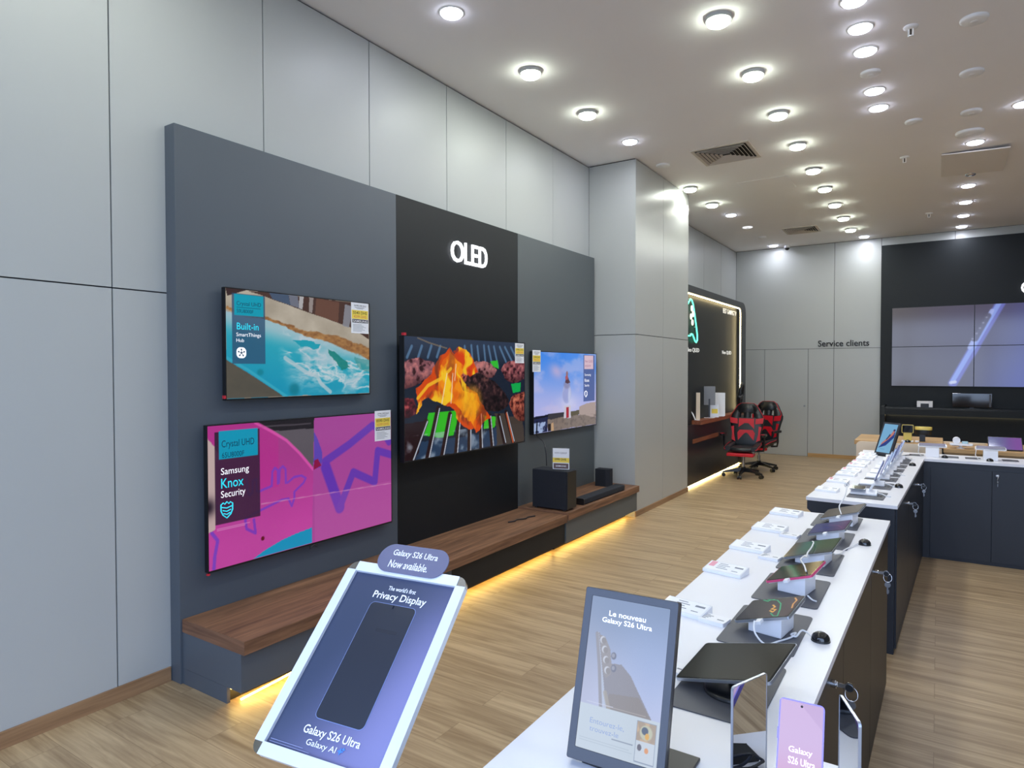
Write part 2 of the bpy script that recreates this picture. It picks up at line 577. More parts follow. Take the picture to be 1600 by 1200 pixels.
b = MB().box(XL - 0.15, XL - 0.014, YF, YB + 0.1, 0.0, H_CEIL, 1)
ys = [YF, -0.13, 0.775, 1.675, 2.574, 3.4715, 4.371, 5.28, 6.193, 7.06]
ys2 = [8.94, 9.82, 10.72, 11.62, 12.72, YB]
g = 0.0035
for S in (ys, ys2):
    for a, c in zip(S[:-1], S[1:]):
        b.box(XL - 0.016, XL, a + g, c - g, 0.0, SEAM - g, 0)
        b.box(XL - 0.016, XL, a + g, c - g, SEAM + g, H_CEIL - 0.014, 0)
struct(b.build('wall_left', [M['panelm'], M['gap']]))

XC, YC0, YC1 = -2.916, 7.06, 8.94
b = MB().box(XL, XC - 0.014, YC0 + 0.014, YC1 - 0.014, 0.0, H_CEIL, 1)
for z0, z1 in ((0.0, SEAM - 0.012 - g), (SEAM - 0.012 + g, H_CEIL - 0.012)):
    b.box(XL + 0.002, XC, YC0, YC0 + 0.016, z0, z1, 0)
    b.box(XL + 0.002, XC, YC1 - 0.016, YC1, z0, z1, 0)
    b.box(XC - 0.016, XC, YC0 + 0.0161, 7.957 - g, z0, z1, 0)
    b.box(XC - 0.016, XC, 7.957 + g, YC1 - 0.0161, z0, z1, 0)
col_o = b.build('column', [M['panel'], M['gap']])
struct(col_o)

b = MB().box(XL, XR + 0.1, YB + 0.014, YB + 0.14, 0.0, H_CEIL, 1)
SB = 2.098
up = [XL, -1.678, -0.9, 0.22, 1.30, 2.4, XR]
for a, c in zip(up[:-1], up[1:]):
    b.box(a + g, c - g, YB, YB + 0.016, SB + g, H_CEIL - 0.008, 0)
for a, c in ((XL, -2.936), (-2.128, -1.678), (-1.678, -0.9), (-0.9, 0.22), (0.22, 1.3), (1.3, XR)):
    b.box(a + g, c - g, YB, YB + 0.016, 0.0, SB - g, 0)
struct(b.build('wall_back', [M['panel'], M['gap']]))
d = struct(MB().box(-2.936 + g, -2.128 - g, YB + 0.001, YB + 0.014, 0.004, SB - g).build('door_1', M['panel']))
MB().cyl((-2.19, YB + 0.001, 0.985), (-2.19, YB - 0.012, 0.985), 0.018, m=0).build('lock', M['steel'], d)
struct(MB().box(XR, XR + 0.15, YF, YB + 0.1, 0.0, H_CEIL).build('wall_right', mat('wall_grey', rgb(150, 152, 152), 0.5, noise=0.02)))  # unseen wall, greyed to cut light bounced to the back
b = MB().box(XL - 0.15, XR + 0.15, YF - 0.2, YF, 3.55, H_CEIL + 0.12)
b.box(XL - 0.15, XL + 0.95, YF - 0.2, YF, 0.0, 3.55).box(XR - 0.25, XR + 0.15, YF - 0.2, YF, 0.0, 3.55)  # left pier is out of view, widened to shade the near left wall
struct(b.build('wall_front', M['panel']))
b = MB()
for x in (XL + 0.98, -1.0, 1.5, XR - 0.28):
    b.box(x - 0.03, x + 0.03, YF - 0.13, YF - 0.07, 0.0, 3.55)
b.box(XL + 0.95, XR - 0.25, YF - 0.13, YF - 0.07, 3.49, 3.55)
b.box(XL + 0.95, XR - 0.25, YF - 0.13, YF - 0.07, 2.45, 2.51)
struct(b.build('window_1', M['steel']))
struct(MB().box(-14, 14, -16, YF - 0.0, -0.2, -0.121).box(-14, 14, -16, YF - 0.2, -0.12, -0.01).build('pavement', mat('paving', rgb(150, 148, 145), 0.8, noise=0.1, nscale=4)))  # unseen ground, added to keep sky light from coming up from below

b = MB().box(XL, XL + 0.012, YF, 1.945, 0.0, 0.078)
struct(b.build('baseboard_left', M['oakskirt']))
b = MB().box(XC, XC + 0.012, YC0 - 0.0, YC1, 0.0, 0.062)
struct(b.build('baseboard_column', M['oakskirt']))
b = MB().box(-2.12, -0.90, YB - 0.012, YB, 0.0, 0.07)
struct(b.build('baseboard_back', M['oaktop']))

# daylight enters through the shop front
pl = bpy.data.lights.new('shop_front_portal', 'AREA')
pl.shape = 'RECTANGLE'
pl.size, pl.size_y = XR - XL - 1.2, 3.55
pl.cycles.is_portal = True
po = bpy.data.objects.new('shop_front_portal', pl)
COL.objects.link(po)
po.location = ((XL + XR + 0.7) / 2, YF + 0.02, 3.55 / 2)
po.rotation_euler = (R(90), 0, 0)   # emits towards the room (+Y) after the half turn below
po.rotation_euler = (R(-90), 0, R(180))

# ---------------------------------------------------------------- ceiling lamps
ORD = ['nearest', 'second nearest', 'third nearest', 'fourth', 'fifth', 'sixth', 'seventh', 'eighth', 'ninth', 'tenth', 'eleventh', 'twelfth', 'thirteenth', 'fourteenth', 'fifteenth', 'sixteenth']
def disc_light(parent, w, col, z, size=0.13):
    l = bpy.data.lights.new('lamp_light', 'AREA')
    l.shape = 'DISK'
    l.size = size
    l.energy = w
    l.color = col
    o = bpy.data.objects.new('lamp_light', l)
    COL.objects.link(o)
    o.parent = parent
    o.location = (0, 0, z)
    return o
t = thing('ceiling_lamp', 'x', 'ceiling light')
MB().lathe([(0.088, 0.0), (0.088, -0.022), (0.080, -0.026), (0.072, -0.026)], n=28).build('ring', M['fixring'], t)
MB().lathe([(0.0785, -0.0262), (0.076, -0.042), (0.066, -0.050), (0.03, -0.054), (0.001, -0.055)], n=28).build('diffuser', M['drum'], t)
disc_light(t, LAMP_DRUM, (0.97, 1.0, 0.93), -0.058)
DRUM0 = t
t = thing('recessed_lamp', 'x', 'ceiling light')
MB().lathe([(0.088, 0.0), (0.086, -0.005), (0.076, -0.007)], n=28).build('ring', M['fix'], t)
MB().lathe([(0.076, -0.0072), (0.068, -0.017), (0.04, -0.024), (0.001, -0.026)], n=28).build('diffuser', M['rec'], t)
disc_light(t, LAMP_REC, (0.88, 0.91, 1.0), -0.028)
REC0 = t
used = {}
def lamp(src, x, y, label, group):
    o = src if src.name not in used else copy_tree(src)
    used[src.name] = 1
    used[o.name] = 1
    o.location = (x, y, H_CEIL)
    tag(o, label, 'ceiling light', group)
    return o
for i, y in enumerate((4.57, 5.57, 6.57, 7.58, 8.62, 9.58, 10.58, 11.6, 12.62)):
    lamp(DRUM0, -1.29, y, 'greenish white surface lamp, %s in the row down the ceiling middle' % ORD[i], 'surface lamps in the middle row')
for i, (y, s) in enumerate(((4.55, 'first lamp with a rim above the display wall'), (5.57, 'second lamp with a rim above the display wall'), (8.6, 'beside the top of the white column'), (9.6, 'just past the white column near the gaming booth'))):
    lamp(DRUM0, -2.785, y, 'surface ceiling lamp with greenish glow, ' + s, 'surface lamps along the left wall')
for x, y, s in ((-2.78, 3.52, 'at the top edge left of centre, above the grey display panel'), (-2.76, 6.52, 'in the left row just before the white column'),
                (-2.74, 10.47, 'in the left row between the column and the back wall'), (-2.72, 13.5, 'close to the back wall by the security camera'),
                (-1.16, 13.5, 'at the back wall, ending the middle row')):
    lamp(REC0, x, y, 'recessed ceiling lamp ' + s, 'recessed lamps over the left half')
for i, y in enumerate((4.85, 5.26, 5.66, 6.5, 6.94)):
    lamp(REC0, -0.49, y, 'bluish recessed lamp, %s in the tight upper right ceiling row' % ORD[i], 'recessed lamps over the counters')
for i, y in enumerate((8.55, 10.51, 11.53, 12.51, 13.45)):
    lamp(REC0, 0.30, y, 'small recessed lamp, %s in the right row before the video wall' % ORD[i], 'recessed lamps before the video wall')
lamp(REC0, 0.62, 7.56, 'recessed lamp cut by the right edge of the picture', 'recessed lamps before the video wall')
for i, y in enumerate((3.0, 5.0, 7.0, 9.0)):  # row out of view, added to help light the room
    lamp(REC0, 2.1, y, 'unseen recessed lamp added for fill over the right side, %s in its row' % ORD[i], 'unseen recessed lamps added over the right side')
for i, (x, y) in enumerate(((-1.29, 1.2), (-1.29, 2.9), (0.4, 2.2), (-2.785, 0.6), (-2.785, 1.6))):  # out of view, added to brighten the front of the shop
    lamp(DRUM0, x, y, 'unseen surface lamp added for fill over the shop entrance, %s to the door' % ORD[i], 'unseen surface lamps added over the entrance')

def plate(name, label, x, y, r, dz, m, cat, group=None):
    t = thing(name, label, cat, (x, y, H_CEIL), group=group)
    MB().lathe([(r, 0), (r, -dz * 0.5), (r * 0.94, -dz * 0.8), (r * 0.8, -dz), (0.001, -dz)], n=28).build('cover', m, t)
    MB().lathe([(r * 0.3, -dz - 0.0002), (r * 0.28, -dz - 0.002), (0.001, -dz - 0.002)], n=16).build('cap', M['fix'], t)
    return t
plate('recessed_lamp', 'dim white ceiling lamp, barely lit, past the column', -2.74, 11.52, 0.08, 0.012, M['dim'], 'ceiling light')
for x, y, r, s in ((-0.49, 6.09, 0.075, 'unlit ceiling lamp between the lit lamps of the upper right row'), (-0.23, 7.5, 0.075, 'white smoke detector disc right of the middle lamp row'),
                   (0.18, 5.55, 0.085, 'white ceiling disc nearest the camera in the upper right corner'), (0.20, 6.53, 0.085, 'white ceiling disc second from the camera at the right'),
                   (0.23, 7.52, 0.085, 'white ceiling disc just ahead of the wide round speaker'), (-2.75, 7.48, 0.08, 'white ceiling disc beside the corner of the white column'),
                   (-2.71, 12.5, 0.07, 'faint white ceiling disc near the back left corner')):
    plate('ceiling_disc', s, x, y, r, 0.022, M['fix'], 'ceiling fitting', 'white ceiling discs')
plate('ceiling_speaker', 'wide round white ceiling speaker ahead of the hanging access panel', 0.24, 8.16, 0.125, 0.03, M['fix'], 'speaker')
plate('ceiling_detector', 'small chrome round sensor over the white access panel', 0.30, 9.79, 0.06, 0.05, M['chrome'], 'ceiling fitting')

def sprinkler(x, y, label):
    t = thing('sprinkler_head', label, 'sprinkler', (x, y, H_CEIL), group='ceiling sprinklers')
    MB().lathe([(0.048, 0), (0.046, -0.008), (0.03, -0.014), (0.018, -0.016)], n=20).build('escutcheon', M['fix'], t)
    b = MB().box(-0.017, -0.010, -0.004, 0.004, -0.06, -0.016).box(0.010, 0.017, -0.004, 0.004, -0.06, -0.016).box(-0.017, 0.017, -0.004, 0.004, -0.066, -0.058)
    b.build('frame_arms', M['fix'], t)
    MB().cyl((0, 0, -0.016), (0, 0, -0.056), 0.005, n=8).build('bulb', M['ventdark'], t)
    MB().cyl((0, 0, -0.066), (0, 0, -0.069), 0.018, n=14).build('deflector', M['fix'], t)
sprinkler(-0.19, 5.44, 'white ceiling sprinkler nearest the camera at upper right')
sprinkler(-0.35, 8.71, 'small ceiling sprinkler left of the hanging access panel')
sprinkler(-0.15, 12.04, 'farthest small ceiling sprinkler before the back wall')

def vent(x, y, s, label):
    t = thing('ceiling_vent', label, 'air vent', (x, y, H_CEIL), group='square ceiling vents')
    h = s / 2
    def sq(a):
        return [(a, a), (-a, a), (-a, -a), (a, -a)]
    MB().ring(sq(h), sq(h - 0.035), -0.012, 0.0).build('frame', M['ventslat'], t)
    MB().box(-h + 0.03, h - 0.03, -h + 0.03, h - 0.03, -0.004, -0.0015).build('duct_opening', M['ventdark'], t)
    b = MB()
    n = 6
    for k in range(n):
        a = h - 0.05 - k * (h - 0.07) / n
        i_ = a - 0.016
        o4, i4 = sq(a), sq(i_)
        vs = [(p[0], p[1], -0.022) for p in o4] + [(p[0], p[1], -0.005) for p in i4]
        vs += [(p[0] * 0.99, p[1] * 0.99, -0.0245) for p in o4] + [(p[0] * 0.99, p[1] * 0.99, -0.0075) for p in i4]
        b.add(vs, [(j, (j + 1) % 4, 4 + (j + 1) % 4, 4 + j) for j in range(4)] + [(8 + j, 12 + j, 12 + (j + 1) % 4, 8 + (j + 1) % 4) for j in range(4)]
              + [(j, 8 + j, 8 + (j + 1) % 4, (j + 1) % 4) for j in range(4)])
    b.build('louvres', M['ventslat'], t)
vent(-2.015, 7.47, 0.62, 'square louvred air vent in the ceiling near the column')
vent(-2.01, 12.24, 0.55, 'square louvred air vent in the ceiling near the back wall')
t = thing('access_panel', 'white access panel hanging slightly open from the ceiling at right', 'ceiling panel', (0.31, 9.29, H_CEIL - 0.004), (0, R(2.2), 0))
MB().box(-0.31, 0.31, -0.49, 0.49, -0.03, -0.018).build('panel', mat('hatch_white', rgb(228, 222, 216), 0.8, noise=0.01), t)
MB().box(-0.31, -0.27, -0.46, 0.46, -0.018, 0.0).box(0.27, 0.31, -0.46, 0.46, -0.018, -0.008).build('hinge_rails', M['fix'], t)
t = thing('ceiling_hatch', 'flush square ceiling hatch behind the near air vent', 'ceiling panel', (-1.91, 9.03, H_CEIL))
MB().ring([(0.31, 0.31), (-0.31, 0.31), (-0.31, -0.31), (0.31, -0.31)], [(0.303, 0.303), (-0.303, 0.303), (-0.303, -0.303), (0.303, -0.303)], -0.002, 0).build('frame', M['fix'], t)
MB().box(-0.302, 0.302, -0.302, 0.302, -0.003, 0).build('panel', M['ceil'], t)
t = thing('security_camera', 'small white dome security camera under the ceiling at the back wall', 'camera', (-2.50, 13.66, H_CEIL))
MB().lathe([(0.055, 0), (0.055, -0.03), (0.045, -0.045)], n=20).build('housing', M['fix'], t)
MB().lathe([(0.045, -0.046), (0.042, -0.065), (0.028, -0.085), (0.001, -0.092)], n=20).build('dome', M['blackgl'], t)

# ---------------------------------------------------------------- display wall with the televisions
XP = -3.416
t = thing('display_wall', 'tall slate and black television display wall with a lit OLED sign', 'display wall', (XL, 4.5, 0))
def dpart(name, y0, y1, z0, z1, m, x0=XL + 0.001, x1=XP):
    return MB().box(x0 - XL, x1 - XL, y0 - 4.5, y1 - 4.5, z0, z1).build(name, m, t, bevel=0.0015)
dpart('panel', 1.952, 3.650, 0.0, 3.015, M['grey'])
dpart('panel', 3.652, 5.340, 0.0, 3.015, M['black'])['label'] = 'black centre panel'
dpart('panel', 5.342, 7.018, 0.0, 3.015, M['greyr'])
b = MB()
for ch_, a_, c_ in (('O', -0.257, -0.086), ('L', -0.070, 0.013), ('E', 0.030, 0.118), ('D', 0.137, 0.257)):
    b.text(ch_, a_, -0.09, c_, 0.09, 0.0, bold=0.006, depth=0.014)
o = b.build('lettering', M['letter'], t)
o.location = (XP - XL + 0.012, 4.543 - 4.5, 2.693)
o.rotation_euler = ON_LEFT
b = MB()
for yy in (-0.18, -0.05, 0.06, 0.18):
    b.cyl((yy, -0.05, -0.0145), (yy, -0.05, 0.0), 0.006, n=8)
p_ = b.build('letter_standoff', M['steel'], t)
p_.location, p_.rotation_euler = o.location, ON_LEFT

# benches along the display wall
def bench(name, label, y0, y1, ztop, xfront, segs, side_panel):
    t = thing(name, label, 'bench', (XP, (y0 + y1) / 2, 0))
    yc = (y0 + y1) / 2
    MB().box(0.001, xfront - XP, y0 - yc, y1 - yc, ztop - 0.07, ztop).build('top', M['walnut'], t, bevel=0.002)
    MB().box(0.0015, xfront - XP - 0.0005, y0 - yc - 0.0016, y0 - yc - 0.0001, ztop - 0.0695, ztop - 0.0005).build('edge_band', M['walnutx'], t)
    xb = xfront - 0.03 - XP
    for a, c, m in segs:
        MB().box(0.001, xb, a - yc, c - yc, 0.085, ztop - 0.0705).build('base', m, t, bevel=0.001)
    MB().box(0.001, xb - 0.14, segs[0][0] - yc + 0.02, segs[-1][1] - yc, 0.0, 0.0845).build('plinth', M['black'], t)
    if side_panel:
        MB().box(0.001, xb - 0.12, segs[0][0] - yc, segs[0][0] - yc + 0.018, 0.0, 0.0845).build('end_panel', M['grey'], t)
    MB().box(xb - 0.137, xb - 0.128, segs[0][0] - yc + 0.03, segs[-1][1] - yc - 0.03, 0.06, 0.074).build('light_strip', M['amber'], t)
    if side_panel:
        MB().tube([(xb - 0.02, 2.62 - yc, 0.079), (xb - 0.03, 2.45 - yc, 0.066), (xb - 0.055, 2.22 - yc, 0.035), (xb - 0.085, 2.02 - yc, 0.009)], 0.005, 6).build('hanging_light_strip', M['amber'], t)['label'] = 'end of the light strip that has come loose and hangs to the floor'
    return t
bench('display_bench', 'long walnut topped low bench with amber glow below the two big left televisions', 1.965, 5.335, 0.352, -2.868,
      [(1.965, 3.650, M['grey']), (3.651, 5.335, M['black'])], True)
bench('speaker_bench', 'shorter walnut topped bench carrying the loudspeakers beside the column', 5.34, 7.052, 0.370, -2.858,
      [(5.345, 7.050, M['greyr'])], False)

# --- televisions
def tv(label, y0, y1, z0, z1, xf, thick, pic, bez=0.006, name='television'):
    w, h = y1 - y0, z1 - z0
    t = thing(name, label, 'television', (xf, (y0 + y1) / 2, (z0 + z1) / 2), ON_LEFT, 'televisions on the display wall')
    o_, i_ = rrect(w, h, 0.004, 2), rrect(w - 2 * bez, h - 2 * bez - 0.004, 0.002, 2, 0, 0.002)
    MB().ring(o_, i_, -0.012, 0.0).build('bezel', M['blackpl'], t)
    MB().prism(rrect(w, h, 0.004, 2), -thick, -0.0125).build('back_cover', M['blackpl'], t)
    picture('screen', pic, w - 2 * bez, h - 2 * bez - 0.004, M['scr'], t, -0.002).location = (0, 0.002, 0)
    gap = xf - thick - XP
    MB().box(-0.22, 0.22, -0.15, 0.15, -thick - gap + 0.0008, -thick - 0.0003).build('wall_bracket', M['steel'], t)
    return t, w - 2 * bez, h - 2 * bez - 0.004
def put_text(t, w, h, mats, items, name='screen_lettering', z=0.0005):
    """items: (text, u0, v0, u1, v1, material index, bold) in picture coordinates, v downwards"""
    for (s, u0, v0, u1, v1, m, bo) in items:
        MB().text(s, (u0 - 0.5) * w, (0.5 - v1) * h + 0.002, (u1 - 0.5) * w, (0.5 - v0) * h + 0.002, z, 0, bo).build(name, mats[m], t)
T_dark = mat('screen_text_dark', rgb(10, 40, 60), 0.3, emit=rgb(10, 50, 74), es=0.6, noise=0.001)
T_white = mat('screen_text_white', rgb(200, 200, 205), 0.3, emit=rgb(225, 225, 230), es=0.9, noise=0.001)
T_cyan = mat('screen_text_cyan', rgb(30, 180, 200), 0.3, emit=rgb(40, 186, 204), es=0.9, noise=0.001)

# television with the resin sea table
P = Pic(300, 172, (178, 168, 152))
u, v = P.u, P.v
n = fbm(u * 9, v * 6, 5, 3)
P.c += ((n - 0.5) * 46)[..., None]
P.poly([(0, 0), (1, 0), (1, 0.40), (0.858, 0.283), (0.513, 0.149), (0.274, 0.056), (0.12, 0.0)], (74, 52, 46), wob=0.01)
P.poly([(0.26, 0), (0.385, 0.0), (0.40, 0.10), (0.28, 0.056)], (70, 96, 128), 0.8)
P.poly([(0.387, 0), (0.447, 0), (0.46, 0.12), (0.40, 0.10)], (120, 130, 150), 0.8)
P.poly([(0.46, 0), (0.49, 0), (0.48, 0.13), (0.455, 0.12)], (176, 174, 176))
P.poly([(0.53, 0), (0.56, 0), (0.55, 0.155), (0.525, 0.15)], (168, 160, 158), 0.8)
P.poly([(0.58, 0), (0.755, 0.018), (0.744, 0.235), (0.57, 0.17)], (104, 72, 60))
P.poly([(0.80, 0.03), (0.87, 0.05), (0.83, 0.28), (0.78, 0.265)], (138, 140, 150), 0.9)
P.poly([(0, 0), (0.12, 0), (0.01, 0.07)], (58, 40, 40))
sea = [(0.0, 0.20), (0.12, 0.24), (0.23, 0.25), (0.35, 0.30), (0.445, 0.35), (0.598, 0.42), (0.733, 0.47), (0.828, 0.52), (0.917, 0.56), (1.0, 0.60), (1, 1), (0, 1)]
uu = u + 0.02 * (fbm(u * 10, v * 10, 3, 5) - 0.5)
vv = v + 0.05 * (fbm(u * 8, v * 8, 4, 6) - 0.5)
ms = inpoly(uu, vv, sea)
dep = np.clip((v - 0.25 - 0.32 * u) / 0.55, 0, 1)
tc_ = np.stack([20 + 30 * (1 - dep), 150 + 22 * (1 - dep), 190 - 6 * dep], -1)
P.put(ms, tc_)
P.put(ms * (1 - sst(0.0, 0.22, v - 0.22 - 0.33 * u)) * 0.85, (176, 196, 206))
fo = fbm(u * 7 + 2.2 * fbm(u * 6, v * 6, 4, 21), v * 9 + 2.0 * fbm(u * 6, v * 6, 4, 22), 5, 11)
rg = 1 - np.abs(fo - 0.5) * 9
band = np.exp(-((v - 0.56 - 0.42 * (u - 0.4)) / 0.22) ** 2) * sst(0.3, 0.45, u)
P.put(ms * np.clip(rg, 0, 1) * np.clip(band * 1.6, 0, 1), (206, 216, 222))
P.put(ms * sst(0.42, 0.66, fbm(u * 6, v * 8, 5, 31)) * np.clip(band * 1.3, 0, 1) * 0.8, (178, 200, 212))
P.line([(0.36, 0.62), (0.42, 0.68), (0.50, 0.76), (0.58, 0.80), (0.61, 0.88), (0.68, 0.97)], 0.022, (190, 204, 212), k=0.75)
P.poly([(0.41, 0.44), (0.50, 0.43), (0.61, 0.47), (0.56, 0.53), (0.45, 0.50)], (14, 156, 178), 0.9, 0.05, 41)
P.poly([(0.66, 0.52), (0.76, 0.58), (0.84, 0.70), (0.78, 0.74), (0.70, 0.64)], (20, 128, 122), 0.9, 0.05, 42)
P.poly([(0.88, 0.6), (1.0, 0.63), (1.0, 0.78), (0.90, 0.72)], (60, 142, 140), 0.6, 0.06, 43)
gold = [(0.009, 0.177), (0.044, 0.199), (0.228, 0.235), (0.35, 0.290), (0.445, 0.345), (0.598, 0.39), (0.733, 0.425), (0.828, 0.475), (0.917, 0.505), (1.0, 0.57)]
wv = v + 0.05 * (fbm(u * 22, v * 22, 4, 51) - 0.5)
dg_ = dseg(u, wv, gold, 1.74)
gw = 0.012 + 0.045 * sst(0.2, 0.9, u)
gk = 1 - sst(0.8, 1.15, dg_ / gw)
gn = fbm(u * 40, v * 40, 3, 52)
P.put(gk, np.stack([150 + 70 * gn - 30, 104 + 66 * gn - 26, 48 + 40 * gn], -1))
P.poly([(0.0, 0.645), (0.123, 0.762), (0.322, 0.969), (0.345, 1.0), (0, 1)], (78, 76, 68))
P.put(inpoly(u, v, [(0.0, 0.645), (0.123, 0.762), (0.345, 1.0), (0, 1)]) * fbm(u * 10, v * 10, 4, 61) * 0.6, (112, 100, 86))
P.line([(0.0, 0.625), (0.123, 0.735), (0.335, 0.965), (0.37, 1.0)], 0.014, (54, 170, 196), k=0.9)
P.ell(0.42, 0.93, 0.035, 0.06, (8, 120, 140), 0.8, 0.5)
P.ell(0.20, 0.76, 0.02, 0.03, (8, 124, 140), 0.7, 0.5)
ovl = P.c.copy()
P.rect(0.036, 0.038, 0.232, 0.682, (46, 78, 112), 0.78)
P.rect(0.049, 0.041, 0.2215, 0.238, (10, 158, 184))
P.rect(0.062, 0.163, 0.205, 0.166, (8, 96, 120))
tvs, w, h = tv('wall television showing a turquoise resin sea table, upper left', 2.198, 3.314, 1.527, 2.168, -3.356, 0.03, P)
put_text(tvs, w, h, [T_dark, T_cyan, T_white], [('Crystal UHD', 0.061, 0.108, 0.206, 0.157, 0, 0.0), ('50U8000F', 0.061, 0.180, 0.160, 0.213, 0, 0.0),
    ('Built-in', 0.061, 0.305, 0.190, 0.367, 1, 0.0), ('SmartThings', 0.058, 0.396, 0.204, 0.440, 2, -0.005), ('Hub', 0.058, 0.450, 0.102, 0.482, 2, -0.005)])
b = MB()
cx, cy = (0.086 - 0.5) * w, (0.5 - 0.58) * h + 0.002
b.prism(rrect(0.062, 0.062, 0.024, 6, cx, cy), 0.0003, 0.0008, m=0)
for k in range(5):
    a = R(90 + 72 * k)
    b.cyl((cx, cy, 0.0012), (cx + 0.015 * math.cos(a), cy + 0.015 * math.sin(a), 0.0012), 0.0018, n=6, m=1)
    b.cyl((cx + 0.019 * math.cos(a), cy + 0.019 * math.sin(a), 0.0009), (cx + 0.019 * math.cos(a), cy + 0.019 * math.sin(a), 0.0016), 0.0048, n=12, m=1)
b.cyl((cx, cy, 0.0009), (cx, cy, 0.0016), 0.0055, n=12, m=1)
b.build('screen_icon', [T_white, T_dark], tvs)
MB().box(-w / 2 - 0.019, -w / 2 - 0.0065, -h / 2 + 0.004, -h / 2 + 0.022, -0.012, 0.003).build('security_tag', M['redtag'], tvs)

# television with the pink painted wall
P = Pic(330, 188, (184, 64, 152))
u, v = P.u, P.v
lit = 0.9 + 0.16 * sst(0.1, 0.9, v) + 0.05 * (fbm(u * 5, v * 5, 3, 4) - 0.5)
P.c = P.c * lit[..., None]
P.put((u < 0.32) * (v < 0.5) * 0.35, (200, 32, 142))
P.poly([(0.21, 0.0), (0.511, 0.0), (0.5055, 0.406), (0.47, 0.335), (0.43, 0.262), (0.362, 0.148), (0.295, 0.075)], (92, 86, 94))
P.poly([(0.21, 0.0), (0.511, 0.0), (0.509, 0.082), (0.30, 0.074), (0.25, 0.03)], (30, 26, 32))
P.line([(0.24, 0.035), (0.49, 0.04)], 0.006, (72, 66, 74))
P.line([(0.211, 0.0), (0.295, 0.082), (0.362, 0.155), (0.431, 0.268), (0.503, 0.41)], 0.012, (228, 88, 178), k=0.8)
hand = [(0.166, 0.393), (0.173, 0.502), (0.183, 0.526), (0.194, 0.508), (0.196, 0.422), (0.212, 0.415), (0.214, 0.503), (0.223, 0.511), (0.25, 0.499), (0.286, 0.486), (0.289, 0.38), (0.302, 0.352), (0.316, 0.375), (0.3155, 0.475), (0.322, 0.470), (0.327, 0.367), (0.342, 0.350), (0.356, 0.377), (0.357, 0.482), (0.368, 0.479), (0.399, 0.447), (0.438, 0.444), (0.462, 0.47), (0.45, 0.504), (0.400, 0.562), (0.400, 0.611), (0.386, 0.668), (0.369, 0.605), (0.337, 0.604), (0.27, 0.634), (0.2, 0.665), (0.165, 0.69)]
P.line(hand, 0.0095, (132, 62, 186), 1.77)
P.line([(0.159, 0.69), (0.165, 0.765), (0.206, 0.812), (0.199, 0.71)], 0.011, (128, 58, 184), 1.77)
P.line([(0.014, 0.74), (0.038, 0.801), (0.025, 0.908), (0.021, 0.99)], 0.013, (126, 64, 190), 1.77)
P.poly([(0.19, 1.0), (0.25, 0.955), (0.335, 0.912), (0.41, 0.89), (0.4945, 0.875), (0.4935, 1.0)], (10, 146, 190))
P.poly([(0.511, 0.0), (1, 0), (1, 1), (0.493, 1)], (172, 72, 154))
P.put((u > 0.511 - 0.018 * v) * 0.25 * sst(0.9, 0.0, v), (150, 66, 150))
P.line([(0.571, 0.361), (0.72, 0.245), (0.87, 0.105), (0.93, 0.14), (0.985, 0.27)], 0.036, (104, 58, 176), 1.77)
P.line([(0.575, 0.41), (0.657, 0.765)], 0.052, (100, 54, 178), 1.77)
P.line([(0.657, 0.765), (0.742, 0.49), (0.884, 0.61), (0.905, 0.336), (1.0, 0.39)], 0.036, (104, 58, 176), 1.77)
P.poly([(0.509, 0.11), (0.527, 0.16), (0.553, 0.27), (0.556, 0.34), (0.545, 0.40), (0.507, 0.412)], (94, 70, 178))
P.poly([(0.508, 0.34), (0.53, 0.33), (0.55, 0.39), (0.507, 0.415)], (140, 22, 70))
P.poly([(0, 0.085), (0.034, 0.157), (0.03, 0.72), (0, 0.735)], (196, 172, 170))
P.put(np.exp(-((u - 0.0) / 0.03) ** 2 - ((v - 0.56) / 0.06) ** 2) * 0.95, (22, 12, 28))
P.ell(0.24, 0.864, 0.0085, 0.016, (96, 8, 30), 1.0, 0.2)
P.line([(0.235, 0.606), (0.494, 0.621), (1.0, 0.652)], 0.004, (214, 150, 190), 1.77, 0.6)
P.put(((u > 0.51) & (v > 0.63)) * 0.15, (220, 120, 190))
P.rect(0.030, 0.043, 0.230, 0.695, (52, 30, 54), 0.86)
P.poly([(0.030, 0.043), (0.05, 0.043), (0.05, 0.2), (0.030, 0.16)], (48, 20, 50), 0.6)
P.rect(0.047, 0.041, 0.2195, 0.2405, (8, 152, 186))
P.rect(0.058, 0.178, 0.205, 0.181, (6, 96, 126))
for k in range(3):
    P.rect(0.036, 0.708 + 0.012 * k, 0.2 - 0.02 * k, 0.711 + 0.012 * k, (226, 150, 205), 0.7)
tvs, w, h = tv('wall television showing a pink painted wall with blue outlines, lower left', 2.080, 3.528, 0.579, 1.397, -3.356, 0.03, P)
put_text(tvs, w, h, [T_dark, T_cyan, T_white], [('Crystal UHD', 0.058, 0.107, 0.203, 0.171, 0, 0.0), ('65U8000F', 0.059, 0.192, 0.156, 0.229, 0, 0.0),
    ('Samsung', 0.054, 0.300, 0.177, 0.362, 2, 0.0), ('Knox', 0.054, 0.374, 0.152, 0.443, 1, 0.004), ('Security', 0.053, 0.460, 0.160, 0.524, 2, 0.0)])
b = MB()
def sh(pu, pv):
    return ((pu - 0.5) * w, (0.5 - pv) * h + 0.002, 0.0012)
b.tube([sh(*q) for q in ((0.052, 0.556), (0.052, 0.60), (0.06, 0.63), (0.077, 0.655), (0.094, 0.63), (0.102, 0.60), (0.102, 0.556), (0.092, 0.545), (0.086, 0.556), (0.077, 0.54), (0.068, 0.556), (0.062, 0.545))], 0.0035, 6, 0, True)
